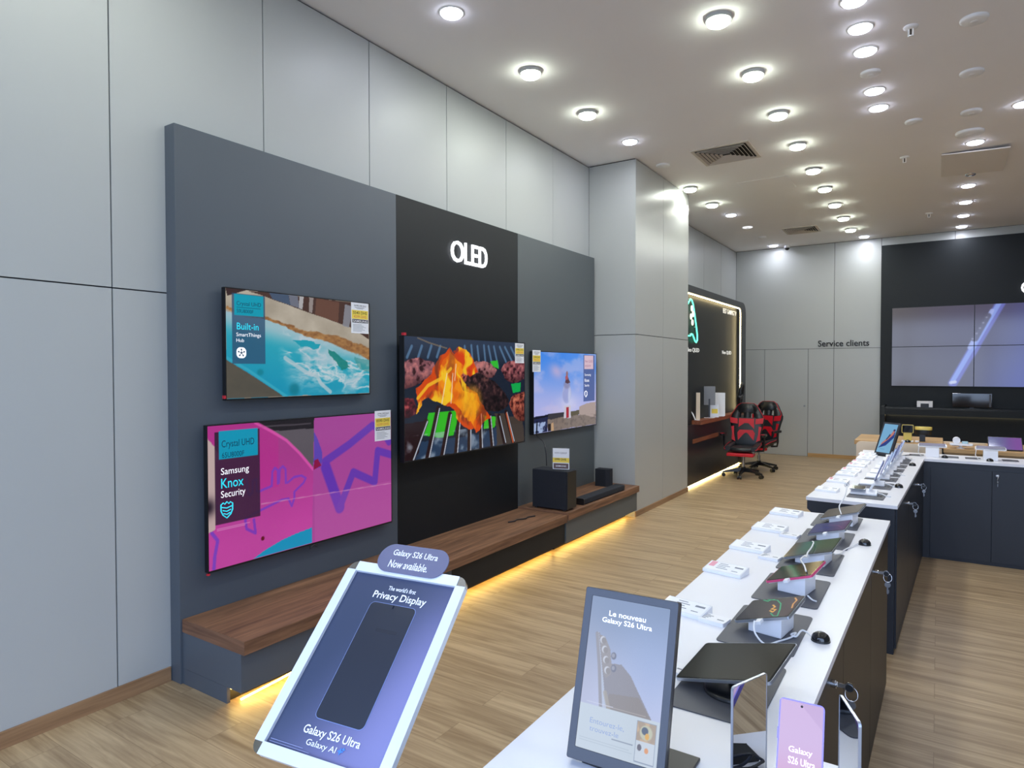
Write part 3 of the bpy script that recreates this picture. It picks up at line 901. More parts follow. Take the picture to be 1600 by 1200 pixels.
for q in (0.575, 0.598, 0.62):
    b.tube([sh(0.056 + (q - 0.575) * 0.16, q), sh(0.077, q + 0.010), sh(0.098 - (q - 0.575) * 0.16, q)], 0.0032, 6)
b.build('screen_icon', T_cyan, tvs)
MB().tube([(-0.02, -h / 2 - 0.004, -0.006), (-0.03, -h / 2 - 0.03, 0.0), (0.0, -h / 2 - 0.012, 0.004), (0.03, -h / 2 - 0.03, 0.0), (0.035, -h / 2 - 0.004, -0.006)], 0.004, 6).build('cable_loop', M['cable_b'], tvs)
MB().box(-w / 2 - 0.010, -w / 2 + 0.004, -h / 2 - 0.02, -h / 2 - 0.010, -0.012, 0.003).build('security_tag', M['redtag'], tvs)

# television with the flaming barbecue
P = Pic(330, 188, (24, 34, 50))
u, v = P.u, P.v
P.put(sst(0.30, 0.02, v) * 0.7, (58, 72, 96))
for a, c in (((0.019, 0.169), (0.05, 0.08)), ((0.093, 0.167), (0.118, 0.075)), ((0.16, 0.165), (0.185, 0.07)), ((0.225, 0.16), (0.25, 0.07)), ((0.45, 0.17), (0.44, 0.06)), ((0.505, 0.172), (0.495, 0.05)), ((0.56, 0.18), (0.547, 0.055)), ((0.617, 0.19), (0.604, 0.045)),
             ((0.68, 0.235), (0.645, 0.05)), ((0.735, 0.24), (0.695, 0.05)), ((0.81, 0.19), (0.75, 0.05)), ((0.872, 0.19), (0.80, 0.05)), ((0.925, 0.18), (0.86, 0.05)), ((0.985, 0.17), (0.915, 0.055))):
    P.line([a, c], 0.014, (92, 128, 164), 1.78, 0.8)
P.line([(0.09, 0.01), (0.17, 0.045), (0.30, 0.085)], 0.006, (140, 120, 96), 1.78, 0.7)
P.poly([(0.126, 0.807), (0.164, 0.629), (0.401, 0.63), (0.348, 0.841), (0.239, 0.847)], (44, 186, 28))
P.poly([(0.60, 0.819), (0.612, 0.699), (0.746, 0.726), (0.696, 0.82)], (60, 190, 40))
P.poly([(0.86, 0.41), (0.96, 0.40), (0.955, 0.49), (0.88, 0.50)], (14, 170, 76))
P.poly([(0.66, 0.19), (0.73, 0.18), (0.74, 0.26), (0.69, 0.24)], (52, 190, 50))
P.poly([(0.0, 0.7), (0.13, 0.69), (0.09, 1.0), (0.0, 1.0)], (34, 14, 18))
P.poly([(0.10, 0.86), (0.6, 0.86), (0.72, 0.82), (0.98, 0.8), (0.98, 1), (0.08, 1)], (40, 66, 98), 0.75, 0.05, 3)
P.put(((v > 0.8) & (u < 0.66)) * sst(0.5, 0.7, fbm(u * 12, v * 9, 4, 8)) * 0.6, (176, 190, 205))
P.poly([(0.70, 0.68), (0.98, 0.76), (1, 1), (0.73, 1)], (72, 60, 52), 0.9, 0.04, 4)
def patty(pts, seed, base=(118, 62, 66), hi=(214, 132, 128), lo=(40, 16, 20)):
    k = inpoly(u + 0.02 * (fbm(u * 14, v * 14, 3, seed) - 0.5), v + 0.03 * (fbm(u * 14, v * 14, 3, seed + 3) - 0.5), pts)
    nn = fbm(u * 46, v * 30, 5, seed + 9)
    P.put(k, base)
    P.put(k * sst(0.50, 0.80, nn) * 0.8, hi)
    P.put(k * sst(0.48, 0.30, nn) * 0.9, lo)
    vm = np.array(pts)[:, 1]
    P.put(k * sst(0.35, 1.0, (v - vm.min()) / (vm.max() - vm.min())) * 0.55, lo)
patty([(0.0, 0.20), (0.093, 0.165), (0.203, 0.205), (0.21, 0.28), (0.165, 0.33), (0.065, 0.40), (0.0, 0.42)], 70, (140, 88, 96))
patty([(0.50, 0.19), (0.60, 0.185), (0.67, 0.22), (0.722, 0.274), (0.69, 0.34), (0.62, 0.36), (0.53, 0.31)], 75, (156, 104, 106))
patty([(0.759, 0.274), (0.79, 0.22), (0.836, 0.19), (0.93, 0.18), (1, 0.185), (1, 0.37), (0.92, 0.40), (0.875, 0.403), (0.80, 0.36)], 80, (130, 70, 76))
patty([(0.842, 0.608), (0.86, 0.55), (0.889, 0.521), (1, 0.49), (1, 0.80), (0.95, 0.79), (0.89, 0.74)], 85, (150, 72, 58), (226, 138, 104), (54, 18, 16))
patty([(0.0, 0.5), (0.06, 0.50), (0.09, 0.60), (0.03, 0.66), (0, 0.66)], 88, (84, 24, 34), (200, 90, 90))
patty([(0.391, 0.33), (0.44, 0.29), (0.488, 0.285), (0.56, 0.31), (0.625, 0.335), (0.70, 0.38), (0.771, 0.463), (0.836, 0.556), (0.83, 0.63), (0.76, 0.665), (0.648, 0.664), (0.56, 0.62), (0.532, 0.535), (0.46, 0.46)], 90, (42, 26, 30), (118, 74, 70), (14, 8, 10))
patty([(0.391, 0.34), (0.42, 0.29), (0.47, 0.29), (0.46, 0.36), (0.42, 0.40)], 95, (176, 92, 84), (236, 200, 190))
for (a, c) in (((0.046, 1.0), (0.145, 0.70)), ((0.155, 1.0), (0.233, 0.60)), ((0.262, 1.0), (0.322, 0.66)), ((0.368, 1.0), (0.395, 0.68)), ((0.475, 1.0), (0.482, 0.66)), ((0.578, 0.99), (0.570, 0.68)), ((0.678, 0.99), (0.655, 0.71)), ((0.795, 0.98), (0.74, 0.72)), ((0.88, 0.98), (0.81, 0.69))):
    P.line([a, c], 0.030, (36, 18, 20), 1.78)
    P.line([(a[0] + 0.012, a[1]), (c[0] + 0.010, c[1])], 0.007, (196, 206, 222), 1.78, 0.9)
P.line([(0.88, 0.99), (0.815, 0.70)], 0.012, (196, 92, 52), 1.78, 0.9)
wu = u + 0.05 * (fbm(u * 10, v * 10, 4, 101) - 0.5)
wv = v + 0.07 * (fbm(u * 10, v * 10, 4, 105) - 0.5)
f1 = [(0.072, 0.640), (0.075, 0.42), (0.16, 0.34), (0.245, 0.17), (0.31, 0.075), (0.35, 0.13), (0.38, 0.05), (0.45, 0.085), (0.52, 0.17), (0.55, 0.28), (0.49, 0.31), (0.41, 0.30), (0.46, 0.42), (0.55, 0.47), (0.578, 0.60), (0.66, 0.716), (0.60, 0.73), (0.57, 0.82), (0.535, 0.84), (0.50, 0.78), (0.465, 0.80), (0.401, 0.734), (0.349, 0.625), (0.249, 0.56), (0.164, 0.499), (0.109, 0.517), (0.085, 0.62)]
P.put(inpoly(wu, wv, f1) * (0.55 + 0.4 * sst(0.3, 0.5, fbm(u * 18 + 2 * fbm(u * 6, v * 6, 3, 115), v * 6, 4, 116))), (222, 74, 8))
P.put(inpoly(wu, wv, [(0.34, 0.10), (0.382, 0.044), (0.489, 0.132), (0.55, 0.273), (0.488, 0.32), (0.40, 0.22)]) * 0.6, (222, 58, 16))
P.put(inpoly(wu, wv, [(0.24, 0.45), (0.25, 0.24), (0.31, 0.11), (0.37, 0.20), (0.43, 0.25), (0.40, 0.34), (0.43, 0.46), (0.54, 0.48), (0.56, 0.60), (0.53, 0.66), (0.52, 0.80), (0.49, 0.76), (0.44, 0.70), (0.36, 0.58), (0.28, 0.52)]) * (0.35 + 0.6 * sst(0.35, 0.6, fbm(u * 20 + 3 * fbm(u * 5, v * 5, 3, 117), v * 6, 4, 118))), (250, 150, 14))
st = fbm(u * 16 + 3 * fbm(u * 5, v * 5, 3, 111), v * 5, 4, 112)
P.put(inpoly(wu, wv, f1) * sst(0.48, 0.66, st) * 0.9, (252, 208, 36))
P.line([(0.09, 0.50), (0.16, 0.40), (0.26, 0.34), (0.33, 0.26)], 0.016, (250, 196, 40), 1.78, 0.85)
P.ell(0.50, 0.56, 0.075, 0.13, (246, 178, 30), 0.6, 0.5)
for a, c in (((0.30, 0.30), (0.26, 0.56)), ((0.345, 0.30), (0.33, 0.56)), ((0.37, 0.22), (0.36, 0.36))):
    P.line([a, c], 0.006, (250, 240, 220), 1.78, 0.7)
tvs, w, h = tv('large wall television showing burgers on a flaming grill, on the black panel', 3.600, 5.285, 1.01, 1.957, -3.30, 0.045, P)
MB().box(-w / 2 - 0.008, -w / 2 + 0.018, h / 2 + 0.006, h / 2 + 0.026, -0.02, 0.004).build('security_tag', M['redtag'], tvs)

# television with the sky
P = Pic(260, 150, (92, 148, 232))
u, v = P.u, P.v
g_ = sst(0.0, 0.8, v)[..., None]
P.c = np.array((70, 142, 240)) * (1 - g_) + np.array((186, 188, 240)) * g_
P.put(sst(0.5, 0.0, u) * sst(0.1, 0.7, v) * 0.4, (176, 184, 240))
cl = fbm(u * 4, v * 5, 5, 7)
P.put(sst(0.5, 0.72, cl) * 0.45, (214, 200, 232))
P.put(np.exp(-((u - 0.33) / 0.1) ** 2 - ((v - 0.24 - 0.3 * (u - 0.33)) / 0.09) ** 2) * 0.7, (218, 186, 216))
P.put(np.exp(-((u - 0.52) / 0.14) ** 2 - ((v - 0.66) / 0.12) ** 2) * 0.6, (224, 222, 246))
P.poly([(0.2, 0.773), (0.447, 0.772), (0.447, 0.84), (0.2, 0.86)], (60, 58, 66))
P.poly([(0.55, 0.775), (0.7, 0.77), (0.7, 0.83), (0.55, 0.85)], (92, 84, 62))
P.poly([(0.699, 0.72), (0.82, 0.69), (1, 0.68), (1, 1), (0.699, 1)], (176, 158, 152), wob=0.02)
P.poly([(0.2, 0.85), (0.45, 0.84), (0.72, 0.83), (1, 0.9), (1, 1), (0.2, 1)], (134, 120, 112), wob=0.03)
P.put((v > 0.84) * (u > 0.2) * sst(0.45, 0.7, fbm(u * 30, v * 30, 3, 9)) * 0.5, (96, 86, 84))
P.poly([(0, 0.793), (0.2, 0.783), (0.19, 1), (0, 1)], (34, 40, 74))
P.put((v > 0.87) * (u < 0.19) * sst(0.42, 0.6, fbm(u * 30, v * 20, 3, 12)) * 0.9, (176, 196, 236))
P.poly([(0.2, 0.90), (0.24, 0.90), (0.24, 1), (0.2, 1)], (40, 34, 36))
P.poly([(0.25, 0.90), (0.28, 0.89), (0.29, 1), (0.25, 1)], (196, 160, 124))
P.line([(0.045, 0.86), (0.04, 1.0)], 0.016, (16, 20, 32), 1.7)
P.line([(0.0, 0.815), (0.2, 0.80)], 0.01, (20, 22, 34), 1.7)
P.ell(0.492, 0.535, 0.072, 0.13, (178, 186, 228), 1.0, 0.06)
P.ell(0.48, 0.55, 0.055, 0.10, (160, 168, 220), 0.9, 0.3)
P.ell(0.53, 0.57, 0.02, 0.09, (208, 214, 244), 0.7, 0.5)
P.ell(0.492, 0.42, 0.05, 0.05, (136, 136, 176), 0.8, 0.4)
P.poly([(0.47, 0.33), (0.50, 0.30), (0.52, 0.34), (0.545, 0.39), (0.50, 0.405), (0.465, 0.39)], (86, 54, 66))
P.ell(0.493, 0.275, 0.017, 0.035, (150, 110, 116), 1.0, 0.2)
P.ell(0.488, 0.325, 0.022, 0.03, (176, 88, 96), 1.0, 0.2)
P.poly([(0.45, 0.698), (0.552, 0.696), (0.557, 0.863), (0.441, 0.855)], (208, 204, 218))
P.poly([(0.481, 0.712), (0.522, 0.715), (0.522, 0.858), (0.481, 0.858)], (170, 30, 50))
P.rect(0.771, 0.02, 0.976, 0.66, (72, 92, 152), 0.92)
P.rect(0.784, 0.026, 0.949, 0.214, (222, 190, 204))
tvs, w, h = tv('wall television showing a figure on a glass sphere under blue sky, right panel', 5.545, 6.965, 1.05, 1.886, -3.362, 0.042, P)
T_rose = mat('screen_text_plum', rgb(110, 70, 96), 0.3, emit=rgb(120, 80, 108), es=0.8, noise=0.001)
put_text(tvs, w, h, [T_rose, T_white], [('Neo QLED', 0.795, 0.085, 0.935, 0.125, 0, 0.0), ('65QN70F', 0.795, 0.155, 0.90, 0.185, 0, 0.0),
    ('Samsung', 0.79, 0.275, 0.90, 0.315, 1, 0.0), ('Knox', 0.79, 0.345, 0.87, 0.39, 1, 0.01), ('Security', 0.79, 0.42, 0.87, 0.465, 1, 0.0)])
b = MB()
b.tube([sh(*q) for q in ((0.79, 0.53), (0.79, 0.57), (0.81, 0.60), (0.83, 0.57), (0.83, 0.53), (0.81, 0.515))], 0.004, 6, 0, True)
b.build('screen_icon', T_white, tvs)

# paper price tags hanging on the televisions
TAGB = mat('tag_black_band', rgb(70, 68, 78), 0.6, noise=0.03)
def price_tag(label, y0, y1, z0, z1, x, price, old):
    w, h = y1 - y0, z1 - z0
    t = thing('price_tag', label, 'price tag', (x, (y0 + y1) / 2, (z0 + z1) / 2), ON_LEFT, 'price tags on the televisions')
    MB().box(-w / 2, w / 2, -h / 2, h / 2, 0, 0.0012).build('paper', M['paper'], t)
    b = MB()
    def rc(v0, v1, m, z=0.0016, u0=0.03, u1=0.97):
        b.box((u0 - 0.5) * w, (u1 - 0.5) * w, (0.5 - v1) * h, (0.5 - v0) * h, 0.0013, z, m)
    rc(0.245, 0.53, 0)
    rc(0.54, 0.655, 1, u0=0.06)
    def tx(s, u0, v0, u1, v1, m, bo=0.0):
        b.text(s, (u0 - 0.5) * w, (0.5 - v1) * h, (u1 - 0.5) * w, (0.5 - v0) * h, 0.0019, m, bo)
    tx('OFFRE SPECIALE', 0.16, 0.07, 0.86, 0.125, 2)
    for k, (a, c) in enumerate(((0.2, 0.76), (0.3, 0.68))):
        rc(0.15 + 0.035 * k, 0.165 + 0.035 * k, 3, u0=a, u1=c)
    tx(price, 0.10, 0.28, 0.90, 0.375, 4, 0.012)
    tx(old, 0.14, 0.41, 0.86, 0.495, 5, 0.01)
    tx('SAMSUNG', 0.10, 0.565, 0.93, 0.635, 6, 0.01)
    for k in range(6):
        rc(0.71 + 0.042 * k, 0.722 + 0.042 * k, 3, u0=0.1, u1=0.6 + 0.3 * ((k * 7) % 5) / 5)
    b.build('print', [M['yellow'], TAGB, M['ink'], M['inkgrey'], mat('ink_olive', rgb(96, 88, 30), 0.7, noise=0.02), M['orange'], M['white_ink']], t)
    return t
price_tag('paper price tag on the corner of the turquoise sea television', 3.137, 3.298, 1.952, 2.162, -3.3535, '5540 DHS', '4299 DHS')
price_tag('paper price tag on the corner of the pink television', 3.353, 3.514, 1.191, 1.407, -3.3535, '8590 DHS', '6299 DHS')
price_tag('paper price tag on the corner of the flaming grill television', 5.107, 5.262, 1.762, 1.947, -3.2975, '19990 DHS', '16990 DHS')
price_tag('paper price tag on the corner of the blue sky television', 5.520, 5.676, 1.678, 1.895, -3.3595, '12990 DHS', '9990 DHS')

# loudspeakers on the right bench
ZB = 0.3702
t = thing('subwoofer', 'black cube subwoofer with a price card holder on top', 'speaker', (-3.09, 5.47, ZB))
MB().box(-0.186, 0.186, -0.092, 0.098, 0.012, 0.375).build('cabinet', M['cloth'], t, bevel=0.006)
MB().box(0.1862, 0.196, -0.088, 0.094, 0.016, 0.371).build('side_panel', M['blackpl'], t, bevel=0.003)
b = MB()
for x in (-0.15, 0.15):
    for y in (-0.07, 0.07):
        b.cyl((x, y, 0), (x, y, 0.012), 0.018, n=12)
b.build('feet', M['blackpl'], t)
t = thing('price_card_stand', 'small acrylic price card holder with yellow print on the subwoofer', 'price card', (-3.0, 5.45, ZB + 0.3762), (R(90), 0, R(16)))
MB().box(-0.085, 0.085, 0.0, 0.215, -0.004, 0.0).build('backing', M['acrylic'], t)
MB().box(-0.085, 0.085, 0.0, 0.004, -0.05, -0.0041).build('foot', M['acrylic'], t)
MB().box(-0.08, 0.08, 0.006, 0.205, 0.0003, 0.0012).build('card', M['paper'], t)
b = MB().box(-0.08, 0.08, 0.07, 0.115, 0.0013, 0.0018, 0).box(-0.072, 0.072, 0.012, 0.062, 0.0013, 0.0018, 1)
b.text('HW-Q800F', -0.06, 0.150, 0.06, 0.170, 0.0019, 2).text('5990 DHS', -0.062, 0.090, 0.05, 0.110, 0.0022, 3, 0.02).text('SAMSUNG', -0.05, 0.030, 0.05, 0.044, 0.0022, 4, 0.02)
b.build('print', [M['yellow'], mat('card_brown_band', rgb(104, 84, 86), 0.6, noise=0.03), M['inkgrey'], M['ink'], M['white_ink']], t)
t = thing('satellite_speaker', 'small black box speaker beside the column at the bench end', 'speaker', (-3.2, 6.83, ZB))
MB().prism([(-0.085, -0.06), (0.05, -0.06), (0.085, -0.02), (0.085, 0.06), (-0.085, 0.06)], 0.0, 0.195).build('cabinet', M['cloth'], t, bevel=0.008)
MB().box(-0.075, 0.075, 0.0602, 0.066, 0.02, 0.17).build('rear_panel', M['blackpl'], t)
t = thing('soundbar', 'long low black soundbar lying on the right bench', 'soundbar', (-2.945, 6.2, ZB), (0, 0, R(-1.0)))
MB().prism(rrect(0.115, 0.06, 0.012, 4, 0, 0.033), -0.46, 0.46, 'y').build('body', M['cloth'], t)
MB().prism(rrect(0.118, 0.063, 0.012, 4, 0, 0.033), -0.478, -0.4602, 'y').build('end_cap', M['blackpl'], t)
MB().prism(rrect(0.118, 0.063, 0.012, 4, 0, 0.033), 0.4602, 0.478, 'y').build('end_cap', M['blackpl'], t)
tag(MB().tube([(-3.385, 5.63, 1.048), (-3.35, 5.60, 1.03), (-3.30, 5.62, 0.99), (-3.27, 5.60, 0.96), (-3.25, 5.58, 0.93), (-3.235, 5.57, 0.88), (-3.23, 5.573, 0.78), (-3.232, 5.576, 0.752)], 0.005, 8).build('power_cable', M['cable_b']),
    'black cable running from the blue sky television down to the subwoofer', 'cable')
tag(MB().tube([(-3.16, 4.78, 0.358), (-3.13, 4.84, 0.36), (-3.15, 4.90, 0.358), (-3.10, 4.97, 0.36), (-3.12, 5.04, 0.358), (-3.09, 5.12, 0.357)], 0.006, 8).build('loose_cable', M['cable_b']),
    'short loose black cable lying on the walnut bench', 'cable')

# ---------------------------------------------------------------- counters
ZT = 0.893
def key_lock(parent, x, y, z, ax):
    """cam lock barrel on a cabinet door; ax = outward direction"""
    p0 = Vector((x, y, z))
    return MB().cyl(p0, p0 + Vector(ax) * 0.014, 0.011, n=14).cyl(p0 + Vector(ax) * 0.0141, p0 + Vector(ax) * 0.017, 0.008, n=14).build('lock', M['chrome'], parent)
def keys(label, loc, rz):
    t = thing('key_bunch', label, 'keys', loc, (0, 0, rz), 'keys left in the counter locks')
    b = MB().box(0.0, 0.022, -0.001, 0.001, -0.006, 0.006)
    b.cyl((0.030, -0.0015, 0), (0.030, 0.0015, 0), 0.013, n=16)
    b.build('key', M['chrome'], t)
    MB().cyl((0.031, -0.004, -0.001), (0.031, 0.004, -0.001), 0.010, n=14).build('key_head', M['blackpl'], t)
    MB().tube([(0.036 + 0.016 * math.cos(a), 0.004 * math.sin(a), -0.018 + 0.018 * math.sin(a)) for a in [2 * PI * k / 18 for k in range(18)]], 0.0014, 6, 0, True).build('ring', M['chrome'], t)
    b = MB().cyl((0.036, -0.003, -0.048), (0.036, 0.003, -0.048), 0.012, n=16).box(0.033, 0.039, -0.001, 0.001, -0.088, -0.058)
    b.box(0.039, 0.042, -0.001, 0.001, -0.084, -0.070)
    b.build('spare_key', M['steel'], t)
    return t

# near counter with the tablets, turned a little; its near end is wider
ROTA = R(-0.85)
t = thing('display_counter', 'near white topped display counter carrying the row of tilted tablets', 'counter', (-0.207, 4.003, 0), (0, 0, ROTA))
def W(b, name, m, bev=0.0, par=None):
    return b.build(name, m, par or t, bevel=bev)
def onA(x, y, z=ZT):
    c, s = math.cos(ROTA), math.sin(ROTA)
    return (-0.207 + c * x - s * y, 4.003 + s * x + c * y, z)
def inA(x, y):
    c, s = math.cos(-ROTA), math.sin(-ROTA)
    x, y = x + 0.207, y - 4.003
    return (c * x - s * y, s * x + c * y)
W(MB().prism([inA(*q) for q in ((-0.788, 4.003), (-0.762, 0.62), (-0.128, 0.62), (-0.128, 1.462), (-0.2472, 1.462), (-0.207, 4.003))], ZT - 0.022, ZT), 'worktop', M['white'], 0.0015)
W(MB().prism([(-0.545, ZT - 0.0225), (-0.545, ZT - 0.06), (-0.50, ZT - 0.10), (-0.46, ZT - 0.10), (-0.46, 0.0), (-0.020, 0.0), (-0.020, ZT - 0.0225)], -2.54, -0.02, 'y'), 'body', M['cab'])
W(MB().box(-0.46, 0.05, -3.35, -2.5405, 0.0, ZT - 0.0225), 'end_body', M['cab'])
for a, c in ((-2.532, -1.732), (-1.726, -0.880), (-0.874, -0.030)):
    d = W(MB().box(-0.0198, -0.008, a, c, 0.03, ZT - 0.028), 'door', M['cabd'], 0.001)
    if a != -1.726:
        key_lock(d, -0.008, -1.99 if a < -2 else -0.77, 0.818, (1, 0, 0))
keys('bunch of keys in the nearest door lock of the near counter', onA(0.008, -1.99, 0.818), ROTA)
keys('bunch of keys in the farther door lock of the near counter', onA(0.008, -0.77, 0.818), ROTA)

# far counter, turned a little
ROTB = R(-2.2)
t = thing('display_counter', 'far white topped counter with rows of small phones and price holders', 'counter', (-0.194, 4.462, 0), (0, 0, ROTB))
LB = 2.488
W(MB().box(-0.503, 0.0, 0.0, LB, ZT - 0.022, ZT), 'worktop', M['white'], 0.0015)
W(MB().prism([(-0.497, ZT - 0.0225), (-0.497, ZT - 0.075), (-0.445, ZT - 0.125), (-0.42, ZT - 0.125), (-0.42, 0.0), (-0.014, 0.0), (-0.014, ZT - 0.0225)], 0.006, LB, 'y'), 'body', M['cab'])
for i, (a, c) in enumerate(((0.03, 0.85), (0.856, 1.66), (1.666, 2.46))):
    d = W(MB().box(-0.0138, -0.003, a, c, 0.03, ZT - 0.03), 'door', M['cab'], 0.001)
    if i < 2:
        key_lock(d, -0.003, 0.65 if i == 0 else 1.52, 0.80, (1, 0, 0))
tB = t
def onB(x, y, z=ZT):
    c, s = math.cos(ROTB), math.sin(ROTB)
    return (-0.194 + c * x - s * y, 4.462 + s * x + c * y, z)
keys('bunch of keys in the nearer lock of the far counter', onB(0.014, 0.65, 0.80), ROTB)
keys('bunch of keys in the second lock of the far counter', onB(0.014, 1.52, 0.80), ROTB)
# arm of the far counter running to the right
t = thing('display_counter', 'dark fronted counter arm running to the right edge at the back', 'counter', (0.75, 7.18, 0))
W(MB().prism([(-1.375, 0.225), (-1.352, -0.204), (-0.852, -0.224), (0.85, -0.232), (0.85, 0.225)], ZT - 0.022, ZT), 'worktop', M['white'])
W(MB().box(-0.862, 0.85, -0.212, 0.2, 0.0, ZT - 0.0225), 'body', M['cab'])
W(MB().box(-1.3, -0.868, -0.19, 0.2, 0.0, ZT - 0.0225), 'corner_body', M['cab'])
for a, c in ((-0.80, -0.356), (-0.352, 0.10), (0.104, 0.55)):
    d = W(MB().box(a, c, -0.222, -0.2122, 0.03, ZT - 0.075), 'door', M['cab'], 0.001)
    if a == -0.352:
        key_lock(d, -0.318, -0.222, 0.785, (0, -1, 0))
keys('single bunch of keys on the counter arm front at the right', (0.75 - 0.318, 7.18 - 0.24, 0.785), R(-90))

# ---------------------------------------------------------------- tablets on the near counter
def rotm(a, b_, c):
    return Matrix.Rotation(R(a), 4, 'Z') @ Matrix.Rotation(R(b_), 4, 'X') @ Matrix.Rotation(R(c), 4, 'Y')
def dark_pic(c1, c2, seed, dirv=(1, 0), n=48):
    P = Pic(n, n, c1)
    k = sst(0.1, 0.9, P.u * dirv[0] + P.v * dirv[1])
    P.put(k, c2)
    return P
TAB = {}
P = dark_pic((40, 40, 34), (58, 56, 46), 1)
TAB[1] = P
P = Pic(120, 110, (40, 36, 48))
P.put(sst(0.2, 1.0, P.u) * 0.8, (72, 48, 62))
P.put(sst(0.6, 0.0, P.v + P.u * 0.4) * 0.5, (26, 24, 34))
P.line([(0.22, 0.03), (0.34, 0.12), (0.36, 0.06), (0.44, 0.05)], 0.02, (20, 176, 120), 1.1)
P.line([(0.30, 0.02), (0.52, 0.1), (0.66, 0.32), (0.74, 0.62), (0.80, 0.95)], 0.014, (20, 176, 120), 1.1)
P.line([(0.62, 0.80), (0.72, 0.95), (0.80, 0.97)], 0.014, (20, 176, 120), 1.1)
P.line([(0.52, 0.36), (0.60, 0.48), (0.56, 0.58), (0.66, 0.62), (0.64, 0.75), (0.56, 0.66)], 0.02, (240, 176, 70), 1.1)
P.line([(0.86, 0.06), (0.93, 0.2), (0.92, 0.4), (0.96, 0.6)], 0.018, (226, 160, 84), 1.1)
TAB[2] = P
P = Pic(60, 60, (14, 12, 12))
P.put(np.exp(-((P.u - 0.5) / 0.35) ** 2 - ((P.v - 0.4) / 0.4) ** 2) * 0.6, (70, 48, 26))  # brown reflection painted into the black screen
TAB[3] = P
P = Pic(70, 70, (70, 90, 62))
P.put(sst(0.75, 0.2, P.u), (32, 100, 90))
P.put(sst(0.35, 0.0, P.u), (44, 44, 46))
P.put(sst(0.55, 1.0, P.v) * 0.6, (70, 66, 78))
TAB[4] = P
P = Pic(70, 70, (62, 66, 116))
P.put(sst(0.4, 1.0, P.u) * 0.8, (104, 70, 110))
P.line([(0.45, 0.3), (0.72, 0.45), (0.9, 0.75)], 0.02, (150, 84, 140), 1, 0.7)
P.line([(0.2, 0.7), (0.35, 0.5), (0.5, 0.62)], 0.05, (46, 60, 136), 1, 0.7)
TAB[5] = P
TAB[6] = dark_pic((84, 76, 66), (106, 98, 88), 2)
pads = [(1.505, 1.86), (1.945, 2.295), (2.378, 2.716), (2.792, 3.146), (3.23, 3.58), (3.655, 3.975)]
TW = {1: (.262, .178, -.422, 1.675, .966, -9.8, 12.0, -17.0), 2: (.177, .16, -.430, 2.118, .962, -8.0, 7.5, -18.5), 3: (.173, .157, -.430, 2.55, .966, -9.5, 7.0, -19.5),
      4: (.2, .18, -.434, 2.97, .955, -6.1, 7.4, -17.0), 5: (.172, .155, -.424, 3.40, .955, -6.0, 7.2, -16.0), 6: (.196, .177, -.412, 3.80, .960, -6.3, 6.0, -17.8)}
DLAB = {1: 'large dark tablet nearest the camera, its blank screen facing the ceiling', 2: 'tablet with green and gold outline artwork on a dark screen', 3: 'black tablet in a bright pink frame on a white stand',
        4: 'tablet with a green gradient screen', 5: 'tablet with a violet and blue screen', 6: 'brown grey tablet at the far end of the near counter'}
PINK = mat('pink_frame', rgb(214, 76, 122), 0.35, noise=0.03)
